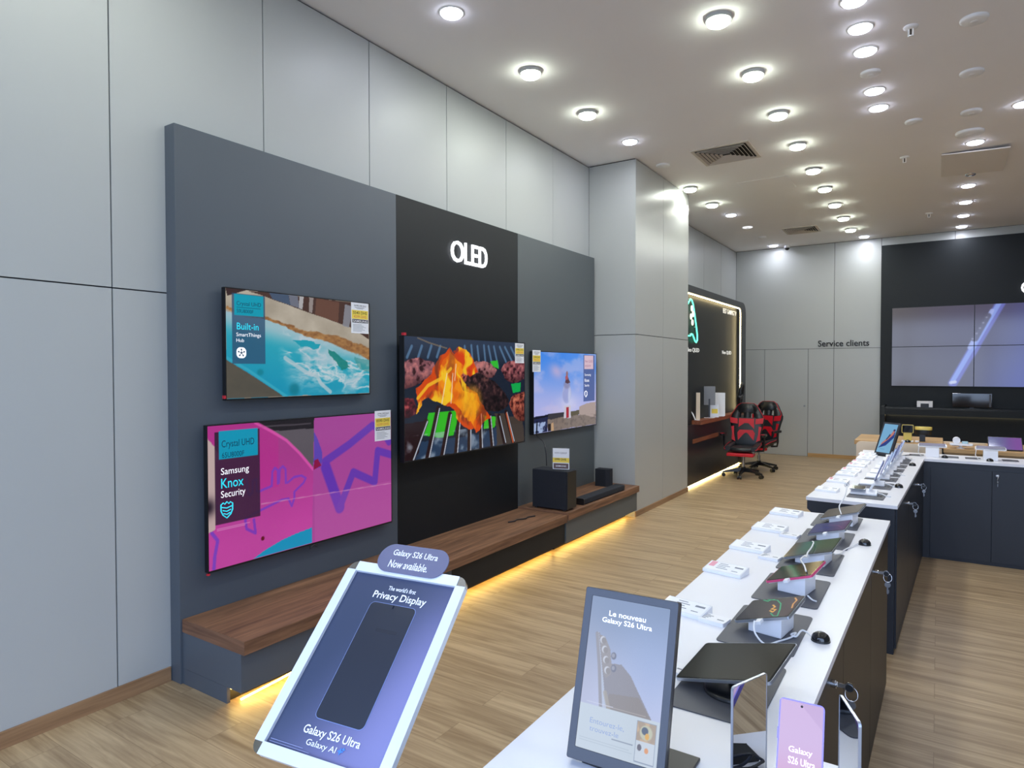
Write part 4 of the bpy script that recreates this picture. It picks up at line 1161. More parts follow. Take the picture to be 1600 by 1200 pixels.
for k in range(1, 7):
    w, h, x, y, z, a, bb, c = TW[k]
    y0, y1 = pads[k - 1]
    # grey mat with a black slot, in pieces as sold
    t = thing('device_mat', 'dark grey device mat under the ' + {1: 'largest blank tablet', 2: 'tablet with green outline artwork', 3: 'pink framed tablet', 4: 'green gradient tablet', 5: 'violet tablet', 6: 'brown grey tablet at the far end'}[k],
              'mat', (-0.44, (y0 + y1) / 2, ZT), group='device mats on the near counter')
    MB().prism(rrect(0.216, y1 - y0, 0.014, 4), 0.0002, 0.003).build('sheet', M['mat'], t)
    MB().prism(rrect(0.016, 0.05, 0.004, 3, 0.045, 0.02), 0.0031, 0.0038).build('slot', M['slot'], t)
    Mx = Matrix.Translation((x, y, z)) @ rotm(a, bb, c)
    nz = (Mx.to_3x3() @ Vector((0, 0, 1)))
    def under(px, py, d=0.0125):
        q = Mx @ Vector((px, py, -d))
        return q
    if k != 1:
        # white wedge block whose top follows the tablet
        t = thing('device_stand', 'white wedge stand holding the ' + DLAB[k][:40].split(',')[0].replace('on a dark screen', '').strip(), 'stand', (x, y, ZT + 0.0032), group='white device stands')
        bx, by = 0.30 * w, 0.36 * h
        tops = [under(px, py, 0.0127) for (px, py) in ((-bx, -by), (bx, -by), (bx, by), (-bx, by))]
        vs = [(q.x - x, q.y - y, 0.0) for q in tops] + [(q.x - x, q.y - y, max(0.004, q.z - ZT - 0.0036)) for q in tops]
        MB().add(vs, [(3, 2, 1, 0), (4, 5, 6, 7), (0, 1, 5, 4), (1, 2, 6, 5), (2, 3, 7, 6), (3, 0, 4, 7)]).build('wedge', M['plwhite'], t, bevel=0.002)
        o = MB().prism(rrect(w * 0.96, h * 0.9, 0.006, 3), -0.0125, -0.0088).build('tray', M['plwhite'], t)
        o.matrix_world = Matrix.Translation((-x, -y, -ZT - 0.0032)) @ Mx
    else:
        t = thing('tablet_stand', 'black stand with a round foot under the largest tablet', 'stand', (x, y, ZT + 0.0032))
        MB().lathe([(0.07, 0), (0.07, 0.006), (0.066, 0.010), (0.03, 0.012), (0.001, 0.012)], (0.0, -0.02, 0), 32).build('foot', M['blackpl'], t)
        q = under(0.0, 0.0, 0.012)
        MB().cyl((0.0, 0.0, 0.012), (q.x - x, q.y - y, q.z - ZT - 0.0145), 0.016, n=16).build('neck', M['blackpl'], t)
        q = Mx @ Vector((0.05, -h / 2 - 0.004, -0.004))
        MB().prism(rrect(0.022, 0.11, 0.006, 3), -0.0135, -0.0095).build('clip', M['steel'], t).matrix_world = Matrix.Translation((-x, -y, -ZT - 0.0032)) @ Mx
    d = thing('tablet', DLAB[k] , 'tablet', group='tablets on the near counter')
    d.matrix_world = Mx
    body = M['silver'] if k not in (3,) else PINK
    MB().prism(rrect(w, h, 0.009, 4), -0.0085, -0.0008).build('body', body, d)
    MB().prism(rrect(w - 0.004, h - 0.004, 0.008, 4), -0.0007, -0.0002).build('glass', M['blackgl'], d)
    picture('screen', TAB[k], w - 0.012, h - 0.012, M['scrp'], d, 0.0001)
    if k in (2, 4, 5, 6, 3):
        MB().box(-0.008, 0.008, -h / 2 - 0.024, -h / 2 - 0.0002, -0.009, 0.0005).build('plug', M['cable_w'], d)

def wcable(label, pts, r=0.0028, m='cable_w', name='charging_cable'):
    return tag(MB().tube(smooth(pts), r, 6).build(name, M[m]), label, 'cable')
def smooth(pts, n=5):
    P_ = [Vector(p) for p in pts]
    out = []
    for i in range(len(P_) - 1):
        p0 = P_[max(i - 1, 0)]; p1 = P_[i]; p2 = P_[i + 1]; p3 = P_[min(i + 2, len(P_) - 1)]
        for k in range(n):
            s = k / n
            out.append(0.5 * ((2 * p1) + (p2 - p0) * s + (2 * p0 - 5 * p1 + 4 * p2 - p3) * s * s + (3 * p1 - p0 - 3 * p2 + p3) * s ** 3))
    out.append(P_[-1])
    return out
ZM = ZT + 0.006
wcable('white cable looping from the outline artwork tablet to the nearest black alarm dome', [(-0.452, 2.015, 0.950), (-0.445, 1.99, 0.925), (-0.415, 1.985, ZM), (-0.385, 2.03, ZM), (-0.36, 2.08, ZM), (-0.352, 2.11, ZM + 0.004), (-0.365, 2.10, ZM), (-0.348, 2.085, ZM + 0.003), (-0.34, 2.13, ZM + 0.008), (-0.322, 2.125, ZM + 0.006), (-0.308, 2.11, ZM + 0.003)])
wcable('pale cable lying across the pink framed and green tablets', [(-0.452, 3.075, 0.953), (-0.435, 3.00, 0.968), (-0.432, 2.93, 0.964), (-0.436, 2.86, 0.958), (-0.432, 2.80, 0.955), (-0.43, 2.72, 0.976), (-0.425, 2.63, 0.986), (-0.40, 2.55, 0.989), (-0.385, 2.49, 0.987)], 0.003)
wcable('white cable from the green tablet stand to the second alarm dome', [(-0.36, 3.04, ZM + 0.02), (-0.345, 3.12, ZM + 0.008), (-0.345, 3.20, ZM), (-0.325, 3.29, ZM), (-0.30, 3.38, ZM)])
wcable('white cable hooked up and over the tablet at the far end', [(-0.405, 3.67, 0.968), (-0.42, 3.72, 0.995), (-0.41, 3.76, 1.02), (-0.40, 3.80, 1.05), (-0.398, 3.83, 1.08)], 0.003)
wcable('short white cable end on the pink framed tablet mat', [(-0.375, 2.46, ZM + 0.012), (-0.36, 2.46, ZM), (-0.345, 2.45, ZM)], 0.003)
t = thing('cable_tag', 'clear tag clip on the cable above the far end tablet', 'tag', (-0.398, 3.835, 1.092))
MB().cyl((0, -0.006, 0), (0, 0.006, 0), 0.012, n=16).build('clip', M['acrylic'], t)
MB().cyl((0, -0.0062, 0), (0, -0.008, 0), 0.005, n=12).build('button', M['steel'], t)

def dome(label, x, y, r=0.026):
    t = thing('alarm_dome', label, 'alarm sensor', (x, y, ZT + 0.0002), group='black alarm domes')
    MB().lathe([(r, 0), (r, 0.004), (r * 0.96, 0.012), (r * 0.8, 0.019), (r * 0.45, 0.025), (0.001, 0.027)], n=24).build('housing', M['blackgl'], t)
    MB().lathe([(r * 1.03, 0), (r * 1.03, 0.002), (r * 1.01, 0.003)], n=24, close=False).build('base_ring', M['blackpl'], t)
    MB().lathe([(0.004, 0.0268), (0.003, 0.0285), (0.0005, 0.029)], n=10).build('indicator', M['steel'], t)
dome('black alarm dome nearest the camera at the tablet with outline artwork', -0.285, 2.115)
dome('black alarm dome beside the green tablet on the near counter', -0.276, 3.39)

# clear price holders and white spec cards along the aisle edge
RED = mat('holder_red', rgb(222, 150, 168), 0.5, noise=0.03)
def holder(label, x, y, rz, w=0.155, d=0.085, group='clear price holders', red=False, scale=1.0):
    t = thing('price_holder', label, 'price holder', (x, y, ZT + 0.0002), (0, 0, rz), group)
    MB().prism([(-d / 2, 0), (d / 2, 0), (d / 2, 0.026), (-d / 2, 0.012)], -w / 2, w / 2, 'x').build('block', M['acrylic_w'], t, bevel=0.0015)
    b = MB()
    th = math.atan2(0.014, d)
    def top(u_, v_, e):
        return (u_, v_, 0.019 + v_ * math.tan(th) + e)
    b.add([top(-w * .47, -d * .44, .0006), top(w * .47, -d * .44, .0006), top(w * .47, d * .44, .0006), top(-w * .47, d * .44, .0006)], [(0, 1, 2, 3)], 0)
    def bar(u0, v0, u1, v1, m):
        b.add([top(u0 * w, v0 * d, .0009), top(u1 * w, v0 * d, .0009), top(u1 * w, v1 * d, .0009), top(u0 * w, v1 * d, .0009)], [(0, 1, 2, 3)], m)
    if red:
        bar(-.45, -.1, -.3, .42, 2)
    for k in range(4):
        bar(-.22, .28 - .16 * k, -.22 + (.3 if k % 2 else .22), .33 - .16 * k, 1)
    bar(.2, .12, .42, .25, 1)
    bar(.2, -.25, .36, -.2, 1)
    b.build('card', [M['paper'], M['inkgrey'], RED], t)
    return t
M['acrylic_w'] = mat('frosted_acrylic', (0.86, 0.88, 0.92, 1), 0.12, noise=0.01, coat=0.3)
hl = {2.625: ('by the pink framed tablet, with pink corner', True), 3.02: ('in front of the green tablet', False), 3.44: ('in front of the violet tablet', False), 3.86: ('at the far end of the near counter', False), 2.125: ('half hidden behind the digital sign', False)}
for y, (s, rd) in hl.items():
    holder('clear price holder on the aisle edge ' + s, -0.700, y, R(-9), red=rd)
def spec(label, x, y, rz):
    t = thing('spec_card', label, 'information card', (x, y, ZT + 0.0002), (0, 0, rz), 'white spec cards')
    MB().prism(rrect(0.085, 0.06, 0.003, 2), 0.0, 0.012).build('block', M['plwhite'], t, bevel=0.001)
    b = MB()
    for k in range(5):
        b.box(-0.034, -0.034 + 0.012 + 0.02 * ((k * 3) % 4) / 4, 0.018 - 0.009 * k, 0.0215 - 0.009 * k, 0.0121, 0.0124)
    b.box(0.012, 0.034, -0.008, -0.002, 0.0121, 0.0124)
    b.build('print', M['inkgrey'], t)
for y, s in ((1.69, 'beside the largest blank tablet'), (2.09, 'beside the tablet with outline artwork'), (2.92, 'beside the green tablet'), (3.36, 'beside the violet tablet')):
    spec('white spec card block ' + s, -0.592 if y > 1.8 else -0.585, y, R(-9))

# ---------------------------------------------------------------- tall poster stand in the foreground
PW, PH = 0.345, 0.468
t = thing('poster_stand', 'silver framed tilted poster stand about a privacy display phone, in the foreground', 'poster stand', (-1.074, 1.043, 1.042), (R(42.8), 0, R(7.5)))
pt = t
E_ = rrect(PW, PH, 0.028, 6)
I_ = rrect(PW - 0.052, PH - 0.052, 0.002, 6)
def frame_side(name, pts):
    MB().prism(pts, -0.006, 0.010).build(name, M['alu'], t, bevel=0.003, seg=3)
M['alu'] = mat('white_aluminium', rgb(232, 236, 242), 0.22, 0.15, noise=0.01)
fw = 0.026
frame_side('frame_rail', [(-PW / 2 + 0.024, PH / 2 - fw), (PW / 2 - 0.024, PH / 2 - fw), (PW / 2 - 0.024, PH / 2), (-PW / 2 + 0.024, PH / 2)])
frame_side('frame_rail', [(-PW / 2 + 0.024, -PH / 2), (PW / 2 - 0.024, -PH / 2), (PW / 2 - 0.024, -PH / 2 + fw), (-PW / 2 + 0.024, -PH / 2 + fw)])
frame_side('frame_rail', [(-PW / 2, -PH / 2 + 0.024), (-PW / 2 + fw, -PH / 2 + 0.024), (-PW / 2 + fw, PH / 2 - 0.024), (-PW / 2, PH / 2 - 0.024)])
frame_side('frame_rail', [(PW / 2 - fw, -PH / 2 + 0.024), (PW / 2, -PH / 2 + 0.024), (PW / 2, PH / 2 - 0.024), (PW / 2 - fw, PH / 2 - 0.024)])
for sx in (-1, 1):
    for sy in (-1, 1):
        pts = [(sx * (PW / 2 - 0.0245), sy * (PH / 2 - 0.0245))]
        arc = [(sx * (PW / 2 - 0.0245 + 0.024 * math.cos(R(q))), sy * (PH / 2 - 0.0245 + 0.024 * math.sin(R(q)))) for q in range(0, 91, 15)]
        if sx * sy < 0:
            arc = arc[::-1]
        MB().prism(pts + arc, -0.005, 0.0085).build('corner_cap', M['chrome'], t)
MB().box(-PW / 2 + 0.01, PW / 2 - 0.01, -PH / 2 + 0.01, PH / 2 - 0.01, -0.012, -0.0062).build('back_panel', M['steel'], t)
P = Pic(130, 180, (60, 69, 92))
u, v = P.u, P.v
P.put(sst(0.35, 1.15, u * 0.75 + v * 0.55), (122, 120, 162))
P.put(sst(0.75, 1.3, u + 0.25 * v) * sst(0.0, 0.6, v) * sst(1.15, 0.85, v + 0.0 * u) * 0.45, (146, 145, 192))
P.put(sst(0.25, 0.0, v) * 0.35, (64, 70, 98))
sw, sh_ = PW - 2 * fw + 0.004, PH - 2 * fw + 0.004
picture('poster_sheet', P, sw, sh_, M['print'], t, 0.0018)
def pp(pu, pv):
    return ((pu - 0.5) * sw, (0.5 - pv) * sh_)
b = MB()
cx, cy = pp(0.515, 0.496)
b.prism(rrect(0.132, 0.277, 0.013, 5, cx, cy), 0.0020, 0.0026, m=0)
b.prism(rrect(0.1295, 0.2745, 0.012, 5, cx, cy), 0.0027, 0.0030, m=1)
b.cyl((cx, cy + 0.128, 0.003), (cx, cy + 0.135, 0.0034), 0.0025, n=12, m=2)
b.prism(rrect(0.06, 0.009, 0.004, 3, cx + 0.012, cy + 0.072), 0.0031, 0.0033, m=2)
b.build('phone_print', [mat('print_rim', rgb(126, 142, 190), 0.4, noise=0.02), mat('print_phone', rgb(45, 49, 60), 0.28, noise=0.06, nscale=9), mat('print_dark', rgb(34, 38, 50), 0.4, noise=0.02)], t)
b = MB()
def pt_text(s, u0, v0, u1, v1, m=0, bo=0.0):
    a0, a1 = pp(u0, v1), pp(u1, v0)
    MB().text(s, a0[0], a0[1], a1[0], a1[1], 0.0034, 0, bo).build('lettering', M['white_ink'], t)
pt_text("The world's first", 0.393, 0.060, 0.660, 0.087, 0, 0.012)
pt_text('Privacy Display', 0.280, 0.101, 0.790, 0.158, 0, 0.014)
pt_text('Galaxy S26 Ultra', 0.262, 0.862, 0.768, 0.915, 0, 0.014)
pt_text('Galaxy AI', 0.335, 0.923, 0.600, 0.960, 0, 0.004)
b = MB()
sx_, sy_ = pp(0.635, 0.936)
for (r_, dx, dy) in ((0.008, 0, 0), (0.005, 0.006, 0.005)):
    b.add([(sx_ + dx + r_ * (1.0 if k % 2 == 0 else 0.38) * math.cos(R(45 * k)), sy_ + dy + r_ * (1.0 if k % 2 == 0 else 0.38) * math.sin(R(45 * k)), 0.0034) for k in range(8)], [tuple(range(8))])
for k in range(2):
    a0 = pp(0.03, 0.972 + 0.012 * k)
    b.box(a0[0], a0[0] + 0.09 + 0.02 * k, a0[1], a0[1] + 0.001, 0.0034, 0.0036, 1)
b.build('sparkle_mark', [mat('print_sparkle', rgb(70, 130, 220), 0.5, noise=0.02), mat('print_pale', rgb(150, 156, 196), 0.5, noise=0.02)], t)
# pill shaped header
P = Pic(60, 24, (112, 118, 160))
P.put(sst(0.1, 1.0, P.u), (146, 142, 206))
P.put(sst(0.7, 0.0, P.u) * 0.4, (92, 102, 140))
hd = MB().prism(rrect(0.203, 0.078, 0.038, 8, 0.0, 0.0), -0.0015, 0.0015).build('header_plate', mat('header_violet', rgb(102, 103, 132), 0.4, noise=0.03, nscale=8), t)
hd.location = (0.005, PH / 2 + 0.021, 0.0125)
MB().text('Galaxy S26 Ultra', -0.064, 0.002, 0.068, 0.024, 0.0018, 0, 0.012).build('header_lettering', M['white_ink'], hd)
MB().text('Now available.', -0.062, -0.027, 0.053, -0.006, 0.0018, 0, 0.012).build('header_lettering', M['white_ink'], hd)
MB().tube([(0.03, PH / 2 - 0.012, -0.004), (0.03, PH / 2 - 0.004, 0.0108), (0.03, PH / 2 - 0.002, 0.0112)], 0.002, 6).build('header_clip', M['steel'], t)
# pole and foot, upright in the world
Mi = Matrix.LocRotScale(t.location, t.rotation_euler, None).inverted()
o = MB().cyl((-1.074, 1.06, 0.014), (-1.074, 1.06, 1.0), 0.018, n=20).build('pole', M['steel'], t)
o.matrix_parent_inverse = Mi
o = MB().box(-1.24, -0.91, 0.92, 1.20, 0.0005, 0.0138).build('foot_plate', M['steel'], t, bevel=0.003)
o.matrix_parent_inverse = Mi

# ---------------------------------------------------------------- digital signs
def digital_sign(label, x, y, z, rz, tilt, w, h, pic, group=None):
    t = thing('digital_sign', label, 'digital sign', (x, y, z), (R(tilt), 0, rz))
    MB().ring(rrect(w, h, 0.004, 3), rrect(w - 0.032, h - 0.040, 0.002, 3, 0, 0.004), -0.012, 0.003).build('frame', M['bezel'], t, bevel=0.001)
    MB().prism(rrect(w, h, 0.004, 3), -0.022, -0.0121).build('back_cover', M['blackpl'], t)
    picture('screen', pic, w - 0.032, h - 0.040, M['scr'], t, 0.001).location = (0, 0.004, 0)
    return t
M['bezel'] = mat('sign_frame_grey', rgb(64, 66, 73), 0.35, 0.3, noise=0.03)
P = Pic(150, 260, (146, 162, 196))
u, v = P.u, P.v
P.c = np.array((134, 152, 184)) * (1 - sst(0, 0.7, v))[..., None] + np.array((196, 202, 232)) * sst(0, 0.7, v)[..., None]
P.put(np.exp(-((u - 0.85) / 0.4) ** 2 - ((v - 0.4) / 0.35) ** 2) * 0.5, (166, 188, 236))
P.put(np.exp(-((u - 0.0) / 0.25) ** 2 - ((v - 0.5) / 0.4) ** 2) * 0.4, (168, 172, 192))
ph = [(0.10, 0.25), (0.15, 0.235), (0.21, 0.27), (0.30, 0.36), (0.47, 0.42), (0.58, 0.47), (0.66, 0.52), (0.86, 0.74), (0.35, 0.74), (0.24, 0.55)]
P.poly([(0.10, 0.25), (0.15, 0.24), (0.26, 0.43), (0.47, 0.42), (0.60, 0.48), (0.66, 0.53), (0.95, 0.76), (0.33, 0.74)], (150, 148, 156))
P.poly([(0.35, 0.62), (0.72, 0.60), (0.95, 0.76), (0.33, 0.76)], (146, 138, 132), 0.7)
P.poly([(0.10, 0.25), (0.135, 0.238), (0.20, 0.40), (0.35, 0.75), (0.25, 0.75), (0.17, 0.45)], (190, 200, 222), 0.9)
P.line([(0.115, 0.25), (0.19, 0.46), (0.27, 0.74)], 0.012, (150, 146, 150), 0.55, 0.8)
P.line([(0.30, 0.62), (0.38, 0.74)], 0.014, (172, 166, 156), 0.55, 0.8)
P.poly([(0.155, 0.255), (0.225, 0.262), (0.31, 0.34), (0.345, 0.44), (0.345, 0.50), (0.29, 0.53), (0.235, 0.48)], (158, 154, 156))
for (cu, cv) in ((0.20, 0.285), (0.235, 0.345), (0.265, 0.41), (0.295, 0.475)):
    P.ell(cu, cv, 0.036, 0.024, (206, 210, 222), 1, 0.1)
    P.ell(cu + 0.014, cv + 0.004, 0.03, 0.021, (150, 146, 146), 1, 0.15)
for (cu, cv) in ((0.36, 0.375), (0.375, 0.455)):
    P.ell(cu, cv, 0.034, 0.024, (122, 124, 140), 1, 0.1)
    P.ell(cu - 0.006, cv - 0.002, 0.02, 0.014, (160, 162, 176), 1, 0.2)
P.rect(0, 0.715, 1, 1, (202, 214, 226))
P.rect(0.08, 0.697, 0.42, 0.700, (214, 218, 240), 0.8)
P.rect(0.30, 0.700, 0.82, 0.703, (196, 190, 186), 0.7)
P.rect(0.035, 0.93, 0.66, 0.934, (184, 196, 208))
P.rect(0.035, 0.945, 0.70, 0.949, (184, 196, 208))
P.rect(0.44, 0.89, 0.70, 0.898, (150, 160, 176))
P.rect(0.725, 0.735, 0.965, 0.985, (150, 162, 182))
P.rect(0.735, 0.74, 0.955, 0.98, (206, 216, 228))
P.rect(0.735, 0.74, 0.955, 0.855, (176, 160, 142))
P.put((u > 0.735) * (u < 0.955) * (v > 0.74) * (v < 0.855) * sst(0.45, 0.65, fbm(u * 14, v * 24, 3, 4)), (206, 180, 150))
P.ell(0.845, 0.80, 0.075, 0.045, (198, 200, 176), 1, 0.1)
P.ell(0.83, 0.79, 0.04, 0.024, (92, 104, 124), 1, 0.1)
P.ell(0.86, 0.82, 0.025, 0.02, (226, 176, 84), 1, 0.1)
P.ell(0.78, 0.895, 0.026, 0.02, (110, 106, 116), 1, 0.1)
P.ell(0.865, 0.905, 0.024, 0.017, (226, 160, 110), 1, 0.1)
sg = digital_sign('tilted digital sign in the foreground announcing a new phone in French', -0.534, 1.231, 1.066, R(3.4), 71.9, 0.202, 0.338, P)
put_w, put_h = 0.202 - 0.032, 0.338 - 0.040
S_white = mat('sign_text_white', rgb(235, 240, 250), 0.3, emit=rgb(240, 244, 252), es=1.0, noise=0.001)
S_grey = mat('sign_text_grey', rgb(96, 104, 122), 0.3, emit=rgb(100, 108, 126), es=1.0, noise=0.001)
b = MB()
for (s, u0, v0, u1, v1, m, bo) in (('Le nouveau', 0.245, 0.082, 0.715, 0.118, 0, 0.004), ('Galaxy S26 Ultra', 0.165, 0.132, 0.80, 0.176, 0, 0.004), ('Entourez-le,', 0.15, 0.795, 0.58, 0.834, 1, 0.0), ('trouvez-le', 0.155, 0.846, 0.52, 0.878, 1, 0.0)):
    MB().text(s, (u0 - 0.5) * put_w, (0.5 - v1) * put_h + 0.004, (u1 - 0.5) * put_w, (0.5 - v0) * put_h + 0.004, 0.0015, 0, bo).build('screen_lettering', [S_white, S_grey][m], sg)
Mi = Matrix.LocRotScale(sg.location, sg.rotation_euler, None).inverted()
o = MB().box(-0.605, -0.402, 1.187, 1.325, ZT + 0.0003, ZT + 0.008).build('foot', M['blackpl'], sg, bevel=0.002)
o.matrix_parent_inverse = Mi
o = MB().prism([(1.185, ZT + 0.0081), (1.27, ZT + 0.0081), (1.265, ZT + 0.014), (1.235, ZT + 0.05)], -0.60, -0.45, 'x').build('support', M['blackpl'], sg)
o.matrix_parent_inverse = Mi

P = Pic(60, 110, (120, 176, 216))
u, v = P.u, P.v
P.put(sst(0.3, 1.0, v) * 0.3, (150, 200, 226))
P.poly([(0.95, 0.25), (0.98, 0.45), (0.55, 0.75), (0.05, 0.86), (0.30, 0.66), (0.60, 0.5), (0.80, 0.3)], (38, 62, 136))
P.poly([(0.80, 0.2), (0.92, 0.22), (0.86, 0.36), (0.62, 0.52), (0.36, 0.66), (0.16, 0.76), (0.22, 0.66), (0.55, 0.46), (0.7, 0.32)], (196, 126, 116))
P.ell(0.85, 0.2, 0.08, 0.04, (60, 52, 92), 1, 0.2)
P.poly([(0.60, 0.34), (0.70, 0.36), (0.50, 0.56), (0.42, 0.54)], (54, 58, 96), 0.9)
P.rect(0.2, 0.88, 0.55, 0.885, (70, 120, 150), 0.8)
fs = digital_sign('small tilted digital sign with a reclining swimmer picture on the far counter', -0.395, 7.0, 1.052, R(-42), 69.0, 0.186, 0.318, P)
Mi = Matrix.LocRotScale(fs.location, fs.rotation_euler, None).inverted()
_c, _s = math.cos(R(-42)), math.sin(R(-42))
def rz2(x, y):
    return (-0.395 + _c * x - _s * y, 7.0 + _s * x + _c * y)
o = MB().prism([rz2(-0.093, -0.07), rz2(0.093, -0.07), rz2(0.093, 0.075), rz2(-0.093, 0.075)], ZT + 0.0003, ZT + 0.008).build('foot', M['blackpl'], fs)
o.matrix_parent_inverse = Mi

# ---------------------------------------------------------------- privacy display demo: phone between two mirrors
t = thing('smartphone', 'upright phone with a pink lit screen between two small mirrors', 'phone', (-0.205, 1.277, 1.004), (R(64), 0, R(4)))
pw, ph_ = 0.0777, 0.163
MB().prism(rrect(pw, ph_, 0.008, 5), -0.008, -0.0003).build('body', mat('violet_frame', rgb(134, 118, 188), 0.3, 0.4, noise=0.02), t, bevel=0.001)
P = Pic(60, 120, (218, 188, 230))
u, v = P.u, P.v
P.put(sst(0.35, 1.0, v), (222, 170, 210))
P.put(((u - 0.55) * 1.0 - (v - 0.05) * 2.2 > 0) * 0.25, (178, 146, 196))
P.put(sst(0.0, 0.4, v) * sst(0.9, 0.4, v) * 0.3, (218, 190, 232))
picture('screen', P, pw - 0.005, ph_ - 0.005, M['scr'], t, 0.0002)
MB().cyl((0, ph_ / 2 - 0.009, 0.0004), (0, ph_ / 2 - 0.009, 0.0007), 0.0022, n=12).build('front_camera', M['slot'], t)
PT_ = mat('phone_text', rgb(240, 214, 238), 0.3, emit=rgb(240, 208, 236), es=0.95, noise=0.001)
MB().text('Galaxy', -0.019, -0.010, 0.021, 0.003, 0.0006, 0, 0.01).build('screen_lettering', PT_, t)
MB().text('S26 Ultra', -0.019, -0.026, 0.026, -0.014, 0.0006, 0, 0.01).build('screen_lettering', PT_, t)
MB().box(-pw / 2 - 0.0015, -pw / 2 + 0.0002, 0.01, 0.03, -0.006, -0.002).build('side_key', mat('violet_frame', rgb(120, 110, 180), 0.3), t)
tag(MB().prism([(1.185, ZT + 0.0003), (1.36, ZT + 0.0003), (1.36, ZT + 0.012), (1.245, ZT + 0.028), (1.19, ZT + 0.028)], -0.228, -0.182, 'x').build('phone_stand', M['blackpl'], None, bevel=0.002), 'low black stand carrying the pink screened phone', 'stand')
def mirror(label, p0, p1, z0, z1):
    p0, p1 = Vector(p0), Vector(p1)
    c = (p0 + p1) / 2
    dv = p1 - p0
    L = dv.length
    t = thing('side_mirror', label, 'mirror', (c.x, c.y, (z0 + z1) / 2), (R(90), 0, math.atan2(dv.y, dv.x)), 'small mirrors beside the demo phone')
    h = z1 - z0
    MB().ring(rrect(L, h, 0.007, 4), rrect(L - 0.004, h - 0.004, 0.006, 4), -0.004, 0.0008).build('edge', M['silver'], t)
    MB().prism(rrect(L - 0.0042, h - 0.0042, 0.006, 4), -0.0035, 0.0002).build('mirror_glass', M['mirror'], t)
    MB().box(-L / 2, L / 2, -h / 2 - 0.009, -h / 2 - 0.0002, -0.03, 0.03).build('foot', M['blackpl'], t)
M['mirror'] = mat('mirror', rgb(214, 218, 226), 0.02, 1.0, noise=0.002)
mirror('small upright mirror left of the pink screened phone', (-0.318, 1.246), (-0.277, 1.345), ZT + 0.0095, 1.102)
mirror('small upright mirror right of the pink screened phone', (-0.147, 1.330), (-0.106, 1.235), ZT + 0.0095, 1.102)
wcable('black cable coiled between the foreground mirror and the pink phone', [(-0.215, 1.345, ZT + 0.012), (-0.24, 1.36, ZT + 0.01), (-0.250, 1.35, ZT + 0.012), (-0.259, 1.315, ZT + 0.01), (-0.248, 1.262, ZT + 0.014), (-0.248, 1.29, ZT + 0.03), (-0.247, 1.33, ZT + 0.03), (-0.252, 1.30, ZT + 0.012), (-0.246, 1.22, ZT + 0.006), (-0.24, 1.12, ZT + 0.005)], 0.003, 'cable_b', 'power_cable')
wcable('black cable lying from the foreground sign towards the mirror', [(-0.42, 1.29, ZT + 0.005), (-0.41, 1.25, ZT + 0.005), (-0.385, 1.235, ZT + 0.005), (-0.365, 1.245, ZT + 0.008), (-0.345, 1.22, ZT + 0.008), (-0.32, 1.16, ZT + 0.005), (-0.28, 1.12, ZT + 0.005)], 0.003, 'cable_b', 'power_cable')
tag(MB().prism([(-0.375, 1.20), (-0.335, 1.19), (-0.325, 1.262), (-0.36, 1.268)], ZT + 0.0003, ZT + 0.004).build('device_mat', M['mat']), 'small dark mat on the white table beside the left mirror', 'mat')

# ---------------------------------------------------------------- far counter: phones in rows
BY = [0.27, 0.69, 1.02, 1.28, 1.55, 1.82, 2.08, 2.31]
POS = ['nearest the camera', 'second from the front', 'third from the front', 'fourth from the front', 'fifth from the front', 'fourth from the back', 'third from the back', 'second from the back', 'farthest back']
Z0 = ZT + 0.0002
SCRB = [(40, 44, 70), (96, 110, 150), (70, 60, 90), (130, 140, 170), (60, 80, 120), (110, 90, 130), (60, 66, 110), (126, 120, 150)]
FR = [M['silver'], mat('navy_frame', rgb(104, 108, 136), 0.3, 0.4, noise=0.03), mat('lilac_frame', rgb(164, 164, 186), 0.3, 0.4, noise=0.03), M['silver']]
def phone_stand(i, y, length, mat_len):
    where = POS[i]
    p = onB(-0.19, y, Z0)
    t = thing('device_mat', 'grey mat under the far counter phone stand ' + where, 'mat', p, (0, 0, ROTB), 'mats on the far counter')
    MB().prism(rrect(0.205, mat_len, 0.008, 3), 0.0, 0.003).build('sheet', M['mat'], t)
    MB().prism(rrect(0.014, 0.04, 0.004, 3, 0.08, -0.02), 0.0031, 0.0036).build('slot', M['slot'], t)
    t = thing('phone_stand', 'white phone stand on the far counter, ' + where, 'stand', onB(-0.20, y, Z0 + 0.0032), (0, 0, ROTB), 'white phone stands on the far counter')
    MB().prism([(-0.028, 0), (0.03, 0), (0.03, 0.030), (0.012, 0.034), (-0.022, 0.014), (-0.028, 0.010)], -0.085, 0.065, 'x').build('base', M['plwhite'], t, bevel=0.002)
    MB().prism([(0.017, 0.0342), (0.032, 0.0342), (0.052, 0.075), (0.042, 0.080)], -0.012, 0.012, 'y').build('post', M['plwhite'], t)
    if length:
        d = thing('smartphone', 'phone propped upright on the white stand of the far counter, ' + where, 'phone', onB(-0.172, y - 0.002, Z0 + 0.108), (0, R(-69), R(3.6)), 'phones propped on the far counter')
        # local x up the phone, z out of the screen (towards the aisle)
        MB().prism(rrect(length, 0.072, 0.008, 4), -0.008, -0.0004).build('body', FR[i % 4], d)
        c = SCRB[i % 8]
        Pq = Pic(14, 10, c)
        Pq.put(sst(0, 1, Pq.u) * 0.7, tuple(min(255, q * 1.5) for q in c))
        picture('screen', Pq, length - 0.006, 0.066, M['scrp'], d, 0.0001)
        MB().prism(rrect(0.03, 0.05, 0.008, 3, length * 0.32, 0.0), -0.0105, -0.0082).build('camera_bump', M['blackgl'], d)
for i, y in enumerate(BY):
    phone_stand(i, y, 0 if i == 0 else 0.15, 0.28 if i < 2 else 0.2)
